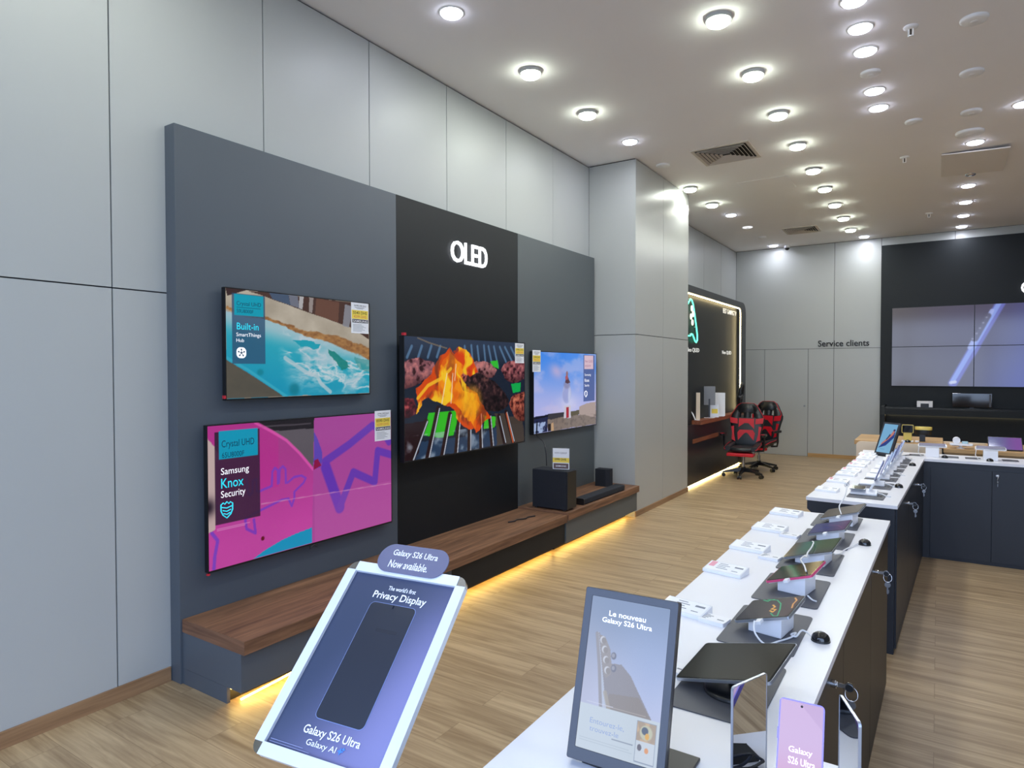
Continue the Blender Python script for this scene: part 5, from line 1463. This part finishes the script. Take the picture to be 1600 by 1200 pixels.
d = thing('smartphone', 'flat folded phone lying on the nearest white stand of the far counter', 'phone', onB(-0.245, 0.27, Z0 + 0.046), (R(8), 0, ROTB))
MB().prism(rrect(0.09, 0.075, 0.008, 4), -0.007, 0.0).build('body', M['silver'], d)
MB().prism(rrect(0.084, 0.069, 0.007, 4), 0.0001, 0.0005).build('glass', M['blackgl'], d)
for i, y in enumerate((0.27, 0.69, 1.06, 1.28, 1.61, 1.83, 2.11, 2.31, 2.47)):
    q = onB(-0.425 if y < 2.4 else -0.452, y, 0)
    holder('clear price holder on the far counter edge, %s' % POS[i], q[0], q[1], ROTB - R(9), w=0.135, d=0.07, group='price holders on the far counter', red=(i % 2 == 1 or i == 4))
c_, s_ = math.cos(ROTB), math.sin(ROTB)
q = onB(-0.052, 0.70, 0)
dome('black alarm dome on the far counter beside the second phone stand', q[0], q[1])
q = onB(-0.055, 1.93, 0)
dome('black alarm dome at the back of the far counter', q[0], q[1])
for i, y in enumerate((0.27, 0.69, 1.28, 2.31)):
    wcable('white cable lying beside the far counter stand ' + POS[[0, 1, 3, 7][i]], [onB(-0.135, y, ZT + 0.02), onB(-0.11, y + 0.02, ZT + 0.012), onB(-0.085, y + 0.0, ZT + 0.006), onB(-0.06, y + 0.01, ZT + 0.004)], 0.004)
tag(MB().tube([(-0.30, 7.02, ZT + 0.004), (-0.24, 7.12, ZT + 0.004), (-0.21, 7.16, ZT + 0.004)], 0.004, 6).build('power_cable', M['cable_b']), 'black cable behind the small digital sign on the far counter', 'cable')

# phone holders on the counter arm
for i, (x, s, dm) in enumerate(((-0.04, 'left of the two on the counter arm', False), (0.393, 'right one on the counter arm, by an alarm dome', True))):
    for k, dx in enumerate((-0.125, 0.145)):
        t = thing('device_mat', 'dark mat %s of the %s white holder on the counter arm' % (('left', 'right')[k], ('left', 'right')[i]), 'mat', (x + dx, 7.20, Z0), group='mats on the counter arm')
        MB().prism(rrect(0.115, 0.13, 0.008, 3), 0, 0.003).build('sheet', M['mat'], t)
        MB().prism(rrect(0.04, 0.014, 0.004, 3, 0.0, 0.03), 0.0031, 0.0036).build('slot', M['slot'], t)
    t = thing('phone_stand', 'white block phone holder, ' + s, 'stand', (x, 7.16, Z0), group='white holders on the counter arm')
    MB().prism([(-0.04, 0), (0.05, 0), (0.05, 0.105), (-0.04, 0.085)], -0.052, 0.052, 'x').build('block', M['plwhite'], t, bevel=0.003)
    o = MB().prism(rrect(0.225, 0.085, 0.012, 4), 0.0, 0.005).build('tray', M['plwhite'], t)
    o.location, o.rotation_euler = (0, 0.004, 0.0985), (R(12.5), 0, 0)
    b = MB().tube([(-0.105, -0.03, 0.088), (-0.11, -0.03, 0.04), (-0.09, -0.035, 0.006), (-0.06, -0.045, 0.006)], 0.003, 6)
    b.build('cable', M['cable_w'], t)
    d = thing('smartphone', 'flip phone lying open on the %s white holder of the counter arm' % ('left', 'right')[i], 'phone', (x, 7.164, Z0 + 0.112), (R(12.5), 0, 0), 'flip phones on the counter arm')
    MB().prism(rrect(0.21, 0.075, 0.010, 4), -0.0070, 0.0).build('body', M['silver'], d)
    picture('screen', Pic(8, 6, (150, 150, 176)), 0.2, 0.066, M['scrp'], d, 0.0004)
dome('black alarm dome in front of the right white holder on the counter arm', 0.385, 7.065)
dome('black alarm dome half hidden beside the left white holder on the counter arm', 0.055, 7.11)

# ---------------------------------------------------------------- wooden kiosks behind the counter arm
t = thing('kiosk_table', 'rounded beige kiosk table with an oak top behind the far counter', 'table', (-0.35, 8.0, 0))
MB().prism([(-0.355, 0.0), (0.345, 0.0), (0.345, 0.915)] + [(0.345 - 0.045 + 0.045 * math.cos(R(a)), 0.915 + 0.045 * math.sin(R(a))) for a in range(15, 90, 15)] + [(-0.31, 0.96)] + [(-0.31 - 0.045 * math.sin(R(a)), 0.915 + 0.045 * math.cos(R(a))) for a in range(15, 90, 15)], -0.42, -0.395, 'y').build('front_panel', M['beige'], t)
MB().box(-0.355, 0.385, -0.3945, 0.32, 0.0, 0.925).build('body', M['beige'], t)
MB().box(-0.375, 0.395, -0.3945, 0.34, 0.9252, 0.968).build('top', M['oaktop'], t, bevel=0.002)
MB().box(-0.05, 0.12, -0.33, -0.30, 0.9682, 0.9690).build('cable_slot', M['slot'], t)
t = thing('kiosk_table', 'second oak kiosk table with a white back rail, behind the counter arm', 'table', (0.80, 7.95, 0))
MB().box(-0.74, 0.8, -0.43, 0.30, 0.0, 0.90).build('body', M['oaktop'], t)
MB().box(-0.752, 0.8, -0.45, 0.34, 0.9002, 0.937).build('top', M['oaktop'], t, bevel=0.002)
MB().box(-0.752, -0.40, 0.10, 0.12, 0.9372, 0.957).build('back_rail', M['beige'], t)
for x in (-0.62, -0.30):
    MB().box(x - 0.06, x + 0.06, -0.1, -0.05, 0.9372, 0.940).build('cable_slot', M['slot'], t)
# yellow holder with a phone and a rugged handset
YEL = mat('holder_yellow', rgb(214, 188, 92), 0.45, noise=0.03)
t = thing('phone_stand', 'yellow stand with a black phone on the oak kiosk top', 'stand', (-0.255, 7.70, 0.9685))
MB().prism([(-0.045, 0), (0.045, 0), (0.045, 0.012), (-0.045, 0.012)], -0.05, 0.05, 'x').build('base', M['plwhite'], t, bevel=0.002)
MB().box(-0.036, 0.036, -0.02, 0.02, 0.0122, 0.095).build('block', YEL, t, bevel=0.003)
MB().box(-0.045, 0.045, -0.028, 0.01, 0.0952, 0.165).build('phone_back', M['blackgl'], t, bevel=0.004)
MB().ring(rrect(0.104, 0.086, 0.01, 3), rrect(0.092, 0.074, 0.008, 3), -0.006, 0.006).build('phone_frame', YEL, t).matrix_local = Matrix.Translation((0, -0.009, 0.130)) @ Matrix.Rotation(R(90), 4, 'X')
dome('black alarm dome at the foot of the yellow phone stand', -0.25, 7.655)
bpy.data.objects[[o.name for o in bpy.data.objects if o.get('label') == 'black alarm dome at the foot of the yellow phone stand'][0]].location = (-0.25, 7.632, 0.9686)
t = thing('handheld_device', 'black device with a yellow rim standing behind the yellow phone stand', 'device', (-0.165, 7.80, 0.9686))
MB().loft([[(x + 0.0, yy * s, z) for (x, yy) in ((-0.01, -0.03), (0.09, -0.03), (0.115, 0), (0.09, 0.03), (-0.01, 0.03), (-0.03, 0))] for (z, s) in ((0.07, 0.8), (0.085, 1.0), (0.118, 1.0))]).build('body', M['blackpl'], t)
MB().loft([[(x, yy * s, z) for (x, yy) in ((-0.012, -0.03), (0.092, -0.03), (0.118, 0), (0.092, 0.03), (-0.012, 0.03), (-0.032, 0))] for (z, s) in ((0.1182, 1.05), (0.140, 1.0), (0.15, 0.6))]).build('rim', YEL, t)
MB().box(0.01, 0.06, -0.02, 0.02, 0.0, 0.0698).build('holder', M['blackpl'], t)
tag(MB().box(-0.19, -0.155, 7.66, 7.70, 0.9687, 0.9855).build('earbud_case', M['plwhite'], bevel=0.004), 'small white case beside the yellow phone stand', 'case')
# watch and earbud stand, and the violet tablet
t = thing('watch_stand', 'white stand with a round watch and an earbud case on the oak kiosk', 'stand', (0.185, 7.62, 0.9375))
MB().lathe([(0.035, 0), (0.035, 0.004), (0.012, 0.008), (0.012, 0.03)], n=20).build('stem', M['plwhite'], t)
MB().prism(rrect(0.185, 0.09, 0.012, 4, 0.005, 0.0), 0.0302, 0.046).build('tray', M['plwhite'], t, bevel=0.002)
MB().cyl((-0.033, -0.012, 0.075), (-0.033, 0.012, 0.079), 0.031, n=24).build('watch', M['plwhite'], t)
MB().prism(rrect(0.05, 0.03, 0.012, 4, 0.035, 0.0), 0.0462, 0.068).build('earbud_case', mat('pale_blue', rgb(176, 206, 216), 0.4, noise=0.02), t, bevel=0.003)
t = thing('tablet', 'wide tilted tablet with a violet screen at the right edge', 'tablet', (0.53, 7.66, 1.002), (R(42), 0, R(1)))
MB().prism(rrect(0.262, 0.165, 0.010, 4), -0.009, -0.0005).build('body', M['blackpl'], t)
P = Pic(50, 30, (92, 92, 150))
P.put(sst(0.2, 0.9, P.u), (134, 84, 166))
P.put(sst(0.7, 0.0, P.u + P.v * 0.3) * 0.5, (104, 112, 156))
picture('screen', P, 0.25, 0.152, M['scrp'], t, 0.0002)
tag(MB().prism([(7.625, 0.9375), (7.74, 0.9375), (7.725, 1.025), (7.632, 0.942)], 0.49, 0.56, 'x').build('tablet_stand', M['silver']), 'silver wedge under the wide violet tablet', 'stand')

# ---------------------------------------------------------------- back wall: video wall, console, sign
struct_panel = thing('feature_panel', 'large dark panel carrying the video wall on the back wall', 'wall panel', (1.25, YB - 0.001, 0))
MB().box(-2.145, 2.14, -0.09, 0.0, 0.0, 3.955).build('panel', M['feat'], struct_panel)
o = MB().text('G', 0, 0, 0.15, 0.2, 0.0, 0, 0.008, 0.02).build('lettering', M['letter'], struct_panel)
o.rotation_euler = ON_BACK
o.location = (1.13 - 1.25, -0.10, 2.95)
vw = (1.218, 0.700)
x0, z1 = -0.715, 2.803
VP = Pic(330, 110, (112, 104, 108))
u, v = VP.u, VP.v       # whole picture spans 3 screens wide, 2 high
VP.c = 0.0 + np.array((98, 91, 94)) * (1 - sst(0, 0.3, u))[..., None] + np.array((90, 83, 104)) * sst(0, 0.3, u)[..., None]
VP.put(sst(0.0, 1.0, v) * 0.35, (92, 86, 84))
VP.put(sst(0.28, 0.75, u + 0.1 * (v - 0.5)) * 0.95, (74, 84, 186))
VP.put(sst(0.30, 0.6, u) * sst(0.4, 1.0, v) * 0.5, (66, 72, 170))
ph0, ph1 = (0.435, -0.04), (0.254, 0.96)
VP.line([ph0, ph1], 0.052, (118, 122, 206), 2.61, 0.95)
VP.line([(0.430, -0.04), (0.252, 0.94)], 0.026, (150, 172, 246), 2.61, 0.95)
VP.line([(0.398, 0.08), (0.318, 0.52)], 0.024, (176, 190, 248), 2.61, 0.9)
VP.line([(0.383, 0.14), (0.335, 0.42)], 0.034, (92, 88, 110), 2.61, 0.9)
for k in range(5):
    VP.ell(0.378 - 0.0125 * k, 0.16 + 0.065 * k, 0.0045, 0.012, (146, 146, 170), 0.9, 0.3)
VP.line([(0.262, 0.945), (0.246, 0.955)], 0.02, (214, 220, 246), 2.61, 0.9)
vlab = {(0, 0): 'upper left screen of the video wall on the dark panel', (0, 1): 'lower left screen of the video wall, with the tip of a phone', (1, 0): 'upper right screen of the video wall with a phone edge-on', (1, 1): 'lower right screen of the video wall, glowing blue'}
for (i, j), lab in vlab.items():
    t = thing('video_wall_screen', lab, 'screen', (x0 + (i + 0.5) * vw[0] + 0.004 * i, YB - 0.128, z1 - (j + 0.5) * vw[1] - 0.004 * j), ON_BACK, 'screens of the video wall')
    sub = Pic(150, 90, (0, 0, 0))
    ui = ((sub.u + i) / 3 * 329).round().astype(int).clip(0, 329)
    # bilinear sampling of the large picture
    fx = (sub.u + i) / 3 * 329
    fy = (sub.v + j) / 2 * 109
    xi, yi = np.floor(fx).astype(int).clip(0, 328), np.floor(fy).astype(int).clip(0, 108)
    fx, fy = (fx - xi)[..., None], (fy - yi)[..., None]
    C = VP.c
    sub.c = (C[yi, xi] * (1 - fx) + C[yi, xi + 1] * fx) * (1 - fy) + (C[yi + 1, xi] * (1 - fx) + C[yi + 1, xi + 1] * fx) * fy
    MB().ring(rrect(vw[0], vw[1], 0.002, 2), rrect(vw[0] - 0.008, vw[1] - 0.008, 0.002, 2), -0.006, 0.001).build('bezel', M['blackpl'], t)
    MB().box(-vw[0] / 2, vw[0] / 2, -vw[1] / 2, vw[1] / 2, -0.036, -0.0062).build('back_cover', M['blackpl'], t)
    picture('screen', sub, vw[0] - 0.008, vw[1] - 0.008, M['scrp'], t, 0.0)

t = thing('wall_console', 'dark rounded console along the back wall with a warm light under its ledge', 'console', (1.25, YB - 0.091, 0))
YQ = -0.43
MB().prism([(YQ, 0.90), (YQ, 1.005), (YQ + 0.03, 1.035), (-0.001, 1.035), (-0.001, 0.90)], -2.04, 2.13, 'x').build('ledge', M['feat'], t)
b = MB().prism([(YQ, 0.0), (YQ - 0.02, 0.55), (YQ - 0.01, 0.9), (YQ + 0.02, 1.03), (YQ + 0.07, 1.06), (-0.001, 1.06), (-0.001, 0.0)], -2.10, -2.042, 'x')
b.build('end_cheek', M['feat'], t, bevel=0.004)
MB().box(-2.04, 2.13, -0.10, -0.001, 0.0, 0.8995).build('back_panel', M['feat'], t)
MB().box(-2.02, 2.10, -0.135, -0.115, 0.885, 0.897).build('light_strip', M['amber_lo'] if 'amber_lo' in M else M['amber2'], t)
t = thing('label_printer', 'white and black box shaped printer on the console ledge', 'printer', (-0.195, 13.46, 1.0352))
MB().add(*(lambda v_, f_: (v_, f_))([(x, y, z) for y in (-0.09, 0.09) for (x, z) in ((-0.115, 0.008), (-0.115, 0.108), (0.115, 0.108), (0.115, 0.008), (0.06, 0.008), (0.06, 0.07), (-0.06, 0.07), (-0.06, 0.008))],
     [tuple(range(7, -1, -1)), tuple(range(8, 16))] + [(i, (i + 1) % 8, 8 + (i + 1) % 8, 8 + i) for i in range(8)])).build('cover', M['plwhite'], t)
MB().box(-0.0595, 0.0595, -0.105, 0.085, 0.008, 0.0695).build('front', M['blackpl'], t)
MB().box(-0.12, 0.12, -0.11, 0.09, 0.0, 0.0078).build('base', M['blackpl'], t)
t = thing('monitor', 'black computer monitor standing on the console ledge', 'monitor', (0.475, 13.45, 1.0352), (0, 0, R(0)))
MB().box(-0.275, 0.275, -0.015, 0.015, 0.02, 0.255).build('housing', M['blackgl'], t, bevel=0.003)
MB().box(0.235, 0.262, -0.0165, -0.0152, 0.03, 0.24).build('edge_strip', M['mat'], t)
MB().box(-0.1, 0.1, -0.06, 0.06, 0.0, 0.006).box(-0.03, 0.03, -0.01, 0.01, 0.006, 0.0198).build('stand', M['blackpl'], t)

t = thing('wall_sign', 'dark raised Service clients lettering on the back wall', 'sign', (-1.52, YB - 0.001, 2.185), ON_BACK)
MB().text('Service clients', -0.435, -0.05, 0.435, 0.07, 0.0, 0, 0.012, 0.012).build('lettering', M['ink'], t)

# ---------------------------------------------------------------- gaming booth
XB_ = -3.0
t = thing('gaming_booth', 'dark gaming booth with a rounded glowing frame behind the white column', 'booth', (XL + 0.001, 10.6, 0))
OX = XL + 0.001
yc = 10.6
def bb(b, name, m, **k):
    return b.build(name, m, t, **k)
bb(MB().box(0.0, XB_ - OX, 9.0 - yc, 11.90 - yc, 0.036, 2.80), 'back_panel', M['black'])
# outer frame with rounded corner: outline in (Y, z)
out_ = [(9.0 - yc, 2.885), (12.03 - yc, 2.885)] + [(12.03 - yc + 0.21 * math.sin(R(a)), 2.675 + 0.21 * math.cos(R(a))) for a in range(15, 91, 15)] + [(12.24 - yc, 0.036), (11.93 - yc, 0.036)]
in_ = [(11.93 - yc, 2.64)] + [(11.84 - yc + 0.09 * math.cos(R(a)), 2.69 + 0.09 * math.sin(R(a))) for a in range(15, 91, 15)] + [(9.0 - yc, 2.78)]
bb(MB().prism(out_ + in_, 0.0, -2.93 - OX, 'x'), 'frame', M['blackfr'])
strip = [(9.0 - yc, 2.768)] + [(11.82 - yc + 0.09 * math.sin(R(a)), 2.678 + 0.09 * math.cos(R(a))) for a in range(0, 91, 15)] + [(11.91 - yc, 0.99)]
sp = [(-2.945 - OX, p[0], p[1]) for p in strip]
bb(MB().tube(sp, 0.0085, 8), 'light_strip', M['amber2'])
td = thing('gaming_desk', 'dark desk with a reddish wooden top built along the gaming booth', 'desk', (OX, yc, 0))
def dd(b, name, m, **k):
    return b.build(name, m, td, **k)
dd(MB().box(XB_ - OX + 0.0005, -2.862 - OX, 9.38 - yc, 11.88 - yc, 0.90, 0.962), 'desk_top', M['deskwood'], bevel=0.002)
dd(MB().box(XB_ - OX + 0.0005, -2.962 - OX, 9.0 - yc, 11.88 - yc, 0.036, 0.8998), 'front_panel', M['blackfr'])
dd(MB().box(-2.9618 - OX, -2.952 - OX, 9.3 - yc, 10.6 - yc, 0.63, 0.69), 'reflection_strip', M['deskwood'])  # wooden strip standing in for a reflection in the base panel
bb(MB().box(0.03, -3.05 - OX, 9.0 - yc, 12.2 - yc, 0.0, 0.0358), 'plinth', M['black'])
bb(MB().box(-3.0 - OX, -2.985 - OX, 9.05 - yc, 12.2 - yc, 0.014, 0.028), 'floor_light_strip', M['amber_y'])
b = MB()
for s, y0, y1, z0, z1 in (('BEST GAMING TV', 10.98, 11.82, 2.635, 2.715),):
    b.text(s, y0 - yc, z0, y1 - yc, z1, 0.0, 0, 0.002, 0.003)
o = bb(b, 'lettering', M['letter2'])
o.rotation_euler, o.location = ON_LEFT, (XB_ - OX + 0.004, 0, 0)
for y0, y1 in ((9.12, 9.70), (10.94, 11.50)):
    o = bb(MB().text('Neo QLED', y0 - yc, 1.945, y1 - yc, 2.015, 0.0, 0, 0.002, 0.003), 'lettering', M['letter2'])
    o.rotation_euler, o.location = ON_LEFT, (XB_ - OX + 0.004, 0, 0)
# neon game controller
t = thing('neon_sign', 'green neon sign in the outline of a game controller, half hidden by the column', 'neon sign', (XB_ + 0.012, 9.10, 2.5), ON_LEFT)
half = [(0.0, 0.13), (0.05, 0.17), (0.10, 0.205), (0.165, 0.19), (0.22, 0.14), (0.30, -0.02), (0.375, -0.18), (0.42, -0.30), (0.42, -0.37), (0.375, -0.405), (0.32, -0.39), (0.26, -0.34), (0.20, -0.295), (0.15, -0.29), (0.10, -0.32), (0.0, -0.325)]
full = half + [(-x, y) for (x, y) in half[-2:0:-1]]
MB().tube([(x, y, 0.02) for x, y in full], 0.011, 8, 0, True).build('outline_tube', M['neon'], t)
b = MB()
for cx, cy in ((0.165, 0.075), (0.225, 0.0), (0.13, -0.045), (0.195, -0.125)):
    b.tube([(cx + 0.028 * math.cos(a), cy + 0.036 * math.sin(a), 0.02) for a in [2 * PI * k / 14 for k in range(14)]], 0.009, 6, 0, True)
b.build('button_tubes', M['neonw'], t)
b = MB()
for cx, cy in ((0.1, 0.205), (0.375, -0.18), (0.15, -0.29), (-0.375, -0.18)):
    b.cyl((cx, cy, -0.011), (cx, cy, 0.018), 0.006, n=8)
b.build('mount_pins', M['acrylic_w'], t)
# things standing on the desk
ZD = 0.9622
def upright(name, label, cat, x, y, w, h, th, rz, m, lift=0.0):
    t = thing(name, label, cat, (x, y, ZD), (0, 0, R(rz)))
    MB().box(-w / 2, w / 2, -th / 2, th / 2, lift + 0.006, lift + h).build('board', m, t, bevel=0.001)
    if lift:
        MB().box(-0.012, 0.012, -th / 2 - 0.006, -th / 2 - 0.0005, 0.006, lift + 0.1).build('post', M['blackpl'], t)
    MB().box(-w * 0.45, w * 0.45, -0.03, 0.03, 0.0, 0.0058).build('foot', M['acrylic_w'], t)
    return t
upright('display_board', 'narrow beige board standing on the near end of the gaming desk', 'board', -2.93, 9.455, 0.055, 0.40, 0.02, 10, M['beige'])
upright('monitor', 'grey backed screen raised on a post on the gaming desk', 'monitor', -2.925, 10.0, 0.17, 0.29, 0.03, 14, mat('monitor_grey', rgb(126, 128, 134), 0.5, noise=0.03), 0.19)
upright('console_box', 'white upright panel standing on the gaming desk', 'panel', -2.915, 10.42, 0.22, 0.37, 0.03, 12, M['plwhite'])
t = thing('price_card_stand', 'clear card holder with a yellow price print on the gaming desk', 'price card', (-2.90, 10.14, ZD), (R(90), 0, R(14)))
MB().box(-0.075, 0.075, 0, 0.2, -0.004, 0).build('backing', M['acrylic_w'], t)
MB().box(-0.075, 0.075, 0, 0.004, -0.04, -0.0042).build('foot', M['acrylic_w'], t)
MB().box(-0.03, 0.06, 0.06, 0.13, 0.0003, 0.001).build('print', M['yellow'], t)
t = thing('card_leaf', 'pale card leaning against the narrow board on the gaming desk', 'card', (-2.955, 9.42, ZD), (0, R(-24), R(10)))
MB().box(-0.004, 0.004, -0.04, 0.04, 0.004, 0.16).build('leaf', M['paper'], t)
t = thing('headset_stand', 'black hoop shaped headset hanging at the right end of the booth', 'headset', (-2.90, 11.80, ZD))
MB().tube([(0.025 * math.sin(R(a)), 0.085 * math.cos(R(a)), 0.29 + 0.20 * math.sin(R(a))) for a in range(0, 360, 15)], 0.024, 8, 0, True).build('headband', M['blackpl'], t)
MB().cyl((-0.02, -0.062, 0.26), (0.02, -0.062, 0.24), 0.05, n=16).build('ear_cup', M['blackle'], t)
MB().cyl((-0.02, 0.062, 0.26), (0.02, 0.062, 0.24), 0.05, n=16).build('ear_cup', M['blackle'], t)
MB().cyl((0, 0, 0.0), (0, 0, 0.485), 0.012, n=10).cyl((0, 0, 0), (0, 0, 0.01), 0.06, n=20).build('stand', M['blackpl'], t)

# ---------------------------------------------------------------- gaming chairs
def sec(w, d, z, y0, n=16, pw=3.2):
    """superellipse section"""
    out = []
    for k in range(n):
        a = 2 * PI * k / n
        c, s = math.cos(a), math.sin(a)
        out.append((math.copysign(abs(c) ** (2 / pw), c) * w / 2, y0 + math.copysign(abs(s) ** (2 / pw), s) * d / 2, z))
    return out
def patch(b, pts, ylocal, m=0, th=0.006):
    """thin leather panel on the front of the backrest: pts in (x, height along the back)"""
    b.prism(pts, ylocal - th, ylocal, 'y', m)
def gaming_chair(label, loc, rz):
    t = thing('gaming_chair', label, 'chair', loc, (0, 0, rz), 'gaming chairs at the booth')
    # base star with castors
    b = MB()
    for k in range(5):
        a = R(90 + 72 * k + 36)
        dx, dy = math.cos(a), math.sin(a)
        px, py = -dy, dx
        rings = []
        for (r_, wd, z0, z1) in ((0.03, 0.030, 0.085, 0.145), (0.15, 0.024, 0.08, 0.122), (0.27, 0.018, 0.066, 0.095), (0.315, 0.015, 0.060, 0.082)):
            rings.append([(dx * r_ + px * wd, dy * r_ + py * wd, z0), (dx * r_ - px * wd, dy * r_ - py * wd, z0), (dx * r_ - px * wd * .7, dy * r_ - py * wd * .7, z1), (dx * r_ + px * wd * .7, dy * r_ + py * wd * .7, z1)])
        b.loft(rings, smooth=False)
        o = MB().cyl((dx * 0.30 + px * 0.012, dy * 0.30 + py * 0.012, 0.029), (dx * 0.30 + px * 0.03, dy * 0.30 + py * 0.03, 0.029), 0.029, n=16)
        o.cyl((dx * 0.30 - px * 0.012, dy * 0.30 - py * 0.012, 0.029), (dx * 0.30 - px * 0.03, dy * 0.30 - py * 0.03, 0.029), 0.029, n=16)
        o.cyl((dx * 0.30 - px * 0.0119, dy * 0.30 - py * 0.0119, 0.032), (dx * 0.30 + px * 0.0119, dy * 0.30 + py * 0.0119, 0.032), 0.018, n=12)
        o.cyl((dx * 0.302, dy * 0.302, 0.05), (dx * 0.302, dy * 0.302, 0.0598), 0.01, n=10)
        o.build('castor', M['blackpl'], t)
    b.cyl((0, 0, 0.08), (0, 0, 0.16), 0.035, n=18)
    b.build('star_base', M['blackpl'], t)
    MB().cyl((0, 0, 0.1602), (0, 0, 0.25), 0.026, n=16).cyl((0, 0, 0.25), (0, 0, 0.37), 0.014, n=14).build('gas_lift', M['steel'], t)
    MB().box(-0.10, 0.10, -0.14, 0.12, 0.3702, 0.398).build('tilt_plate', M['blackpl'], t)
    # folded footrest under the seat edge
    MB().box(-0.20, 0.20, -0.30, -0.10, 0.352, 0.3995).build('footrest', M['red'], t, bevel=0.012, seg=3)
    MB().cyl((-0.19, -0.24, 0.4065), (-0.19, 0.05, 0.4065), 0.006, n=8).cyl((0.19, -0.24, 0.4065), (0.19, 0.05, 0.4065), 0.006, n=8).build('footrest_rail', M['chrome'], t)
    # seat cushion with raised wings
    MB().loft([sec(0.36, 0.44, 0.4135, -0.02), sec(0.42, 0.49, 0.425, -0.02), sec(0.43, 0.50, 0.455, -0.02), sec(0.40, 0.47, 0.478, -0.02), sec(0.30, 0.38, 0.484, -0.02)]).build('seat', M['blackle'], t)
    for s in (-1, 1):
        MB().loft([[(s * (0.20 + 0.05 * c) + 0, y, z + 0.035 * d_) for (c, d_) in ((-.6, -1), (.6, -1), (1, 0), (.6, 1), (-.6, 1), (-1, 0))] for (y, z) in ((-0.24, 0.465), (-0.15, 0.478), (0.05, 0.49), (0.17, 0.50))]).build('seat_wing', M['blackle'], t)
        MB().tube([(s * 0.225, -0.262, 0.455), (s * 0.247, -0.235, 0.468), (s * 0.252, -0.10, 0.495), (s * 0.252, 0.10, 0.515), (s * 0.235, 0.19, 0.53)], 0.006, 6).build('seat_piping', M['red'], t)
        # armrest
        MB().tube([(s * 0.19, 0.05, 0.41), (s * 0.29, 0.05, 0.42), (s * 0.305, 0.05, 0.50), (s * 0.305, 0.03, 0.648)], 0.016, 8).build('arm_post', M['blackpl'], t)
        MB().loft([[(p[0] + s * 0.305, p[1], p[2]) for p in sc_] for sc_ in (sec(0.075, 0.26, 0.6482, 0.0), sec(0.085, 0.28, 0.66, 0.0), sec(0.075, 0.27, 0.685, 0.0))]).build('arm_pad', M['blackle'], t)
        MB().box(s * 0.305 - 0.03, s * 0.305 + 0.03, -0.142, -0.075, 0.6855, 0.691).build('arm_pad_inlay', M['red'], t, bevel=0.002)
    # backrest, leaning
    bk = MB()
    def ring(w, d, h, yy):
        return sec(w, d, h, yy, 20, 3.0)
    bk.loft([ring(0.38, 0.07, 0.0, 0.0), ring(0.46, 0.10, 0.04, 0.0), ring(0.45, 0.10, 0.16, 0.0), ring(0.49, 0.10, 0.30, 0.0), ring(0.54, 0.10, 0.40, 0.0), ring(0.535, 0.095, 0.45, 0.0)])
    lean = R(-12)
    Mb = Matrix.Translation((0, 0.215, 0.472)) @ Matrix.Rotation(lean, 4, 'X')
    o = bk.build('backrest', M['blackle'], t)
    o.matrix_local = Mb
    # upper part with the two belt openings: side wings, head cushion and bridge
    b = MB()
    for s in (-1, 1):
        b.loft([[(s * (xc + wx * c), 0.045 * d_, h) for (c, d_) in ((-.7, -1), (.7, -1), (1, 0), (.7, 1), (-.7, 1), (-1, 0))] for (h, xc, wx) in ((0.43, 0.185, 0.082), (0.50, 0.172, 0.075), (0.555, 0.150, 0.062), (0.61, 0.13, 0.055), (0.66, 0.10, 0.045))])
    b.loft([[(x, 0.045 * d_, h) for (x, d_) in ((-w, -1), (w, -1), (w * 1.05, 0), (w, 1), (-w, 1), (-w * 1.05, 0))] for (h, w) in ((0.535, 0.13), (0.58, 0.16), (0.64, 0.14), (0.675, 0.11), (0.685, 0.085))])
    b.loft([[(x, 0.04 * d_, h) for (x, d_) in ((-w, -1), (w, -1), (w * 1.1, 0), (w, 1), (-w, 1), (-w * 1.1, 0))] for (h, w) in ((0.44, 0.05), (0.545, 0.05))])
    o = b.build('headrest', M['blackle'], t)
    o.matrix_local = Mb
    b = MB()
    F = -0.048
    patch(b, [(-0.25, 0.36), (-0.135, 0.345), (-0.14, 0.43), (-0.262, 0.45)], F)
    patch(b, [(0.135, 0.345), (0.25, 0.36), (0.262, 0.45), (0.14, 0.43)], F)
    patch(b, [(-0.12, 0.29), (-0.03, 0.36), (0.03, 0.36), (0.12, 0.27), (0.115, 0.435), (-0.12, 0.435)], F)
    patch(b, [(-0.12, 0.08), (-0.03, 0.19), (0.0, 0.205), (0.03, 0.19), (0.12, 0.08), (0.135, 0.20), (0.10, 0.25), (-0.10, 0.25), (-0.135, 0.20)], F)
    for s in (-1, 1):
        patch(b, [(s * 0.16, 0.06), (s * 0.22, 0.09), (s * 0.215, 0.20), (s * 0.235, 0.30), (s * 0.19, 0.31), (s * 0.185, 0.18)][::s], F)
    o = b.build('red_panels', M['red'], t)
    o.matrix_local = Mb
    b = MB()
    b.tube([(-0.255, -0.03, 0.45), (-0.24, -0.045, 0.50), (-0.195, -0.047, 0.57), (-0.15, -0.045, 0.65), (-0.10, -0.04, 0.684), (0.0, -0.03, 0.69), (0.10, -0.04, 0.684), (0.15, -0.045, 0.65), (0.195, -0.047, 0.57), (0.24, -0.045, 0.50), (0.255, -0.03, 0.45)], 0.005, 6)
    o = b.build('back_piping', M['red'], t)
    o.matrix_local = Mb
    return t
gaming_chair('red and black gaming chair in front, seen whole before the booth desk', (-2.575, 10.65, 0), R(3))
gaming_chair('red and black gaming chair behind, partly hidden by the front chair', (-2.53, 11.52, 0), R(-15))
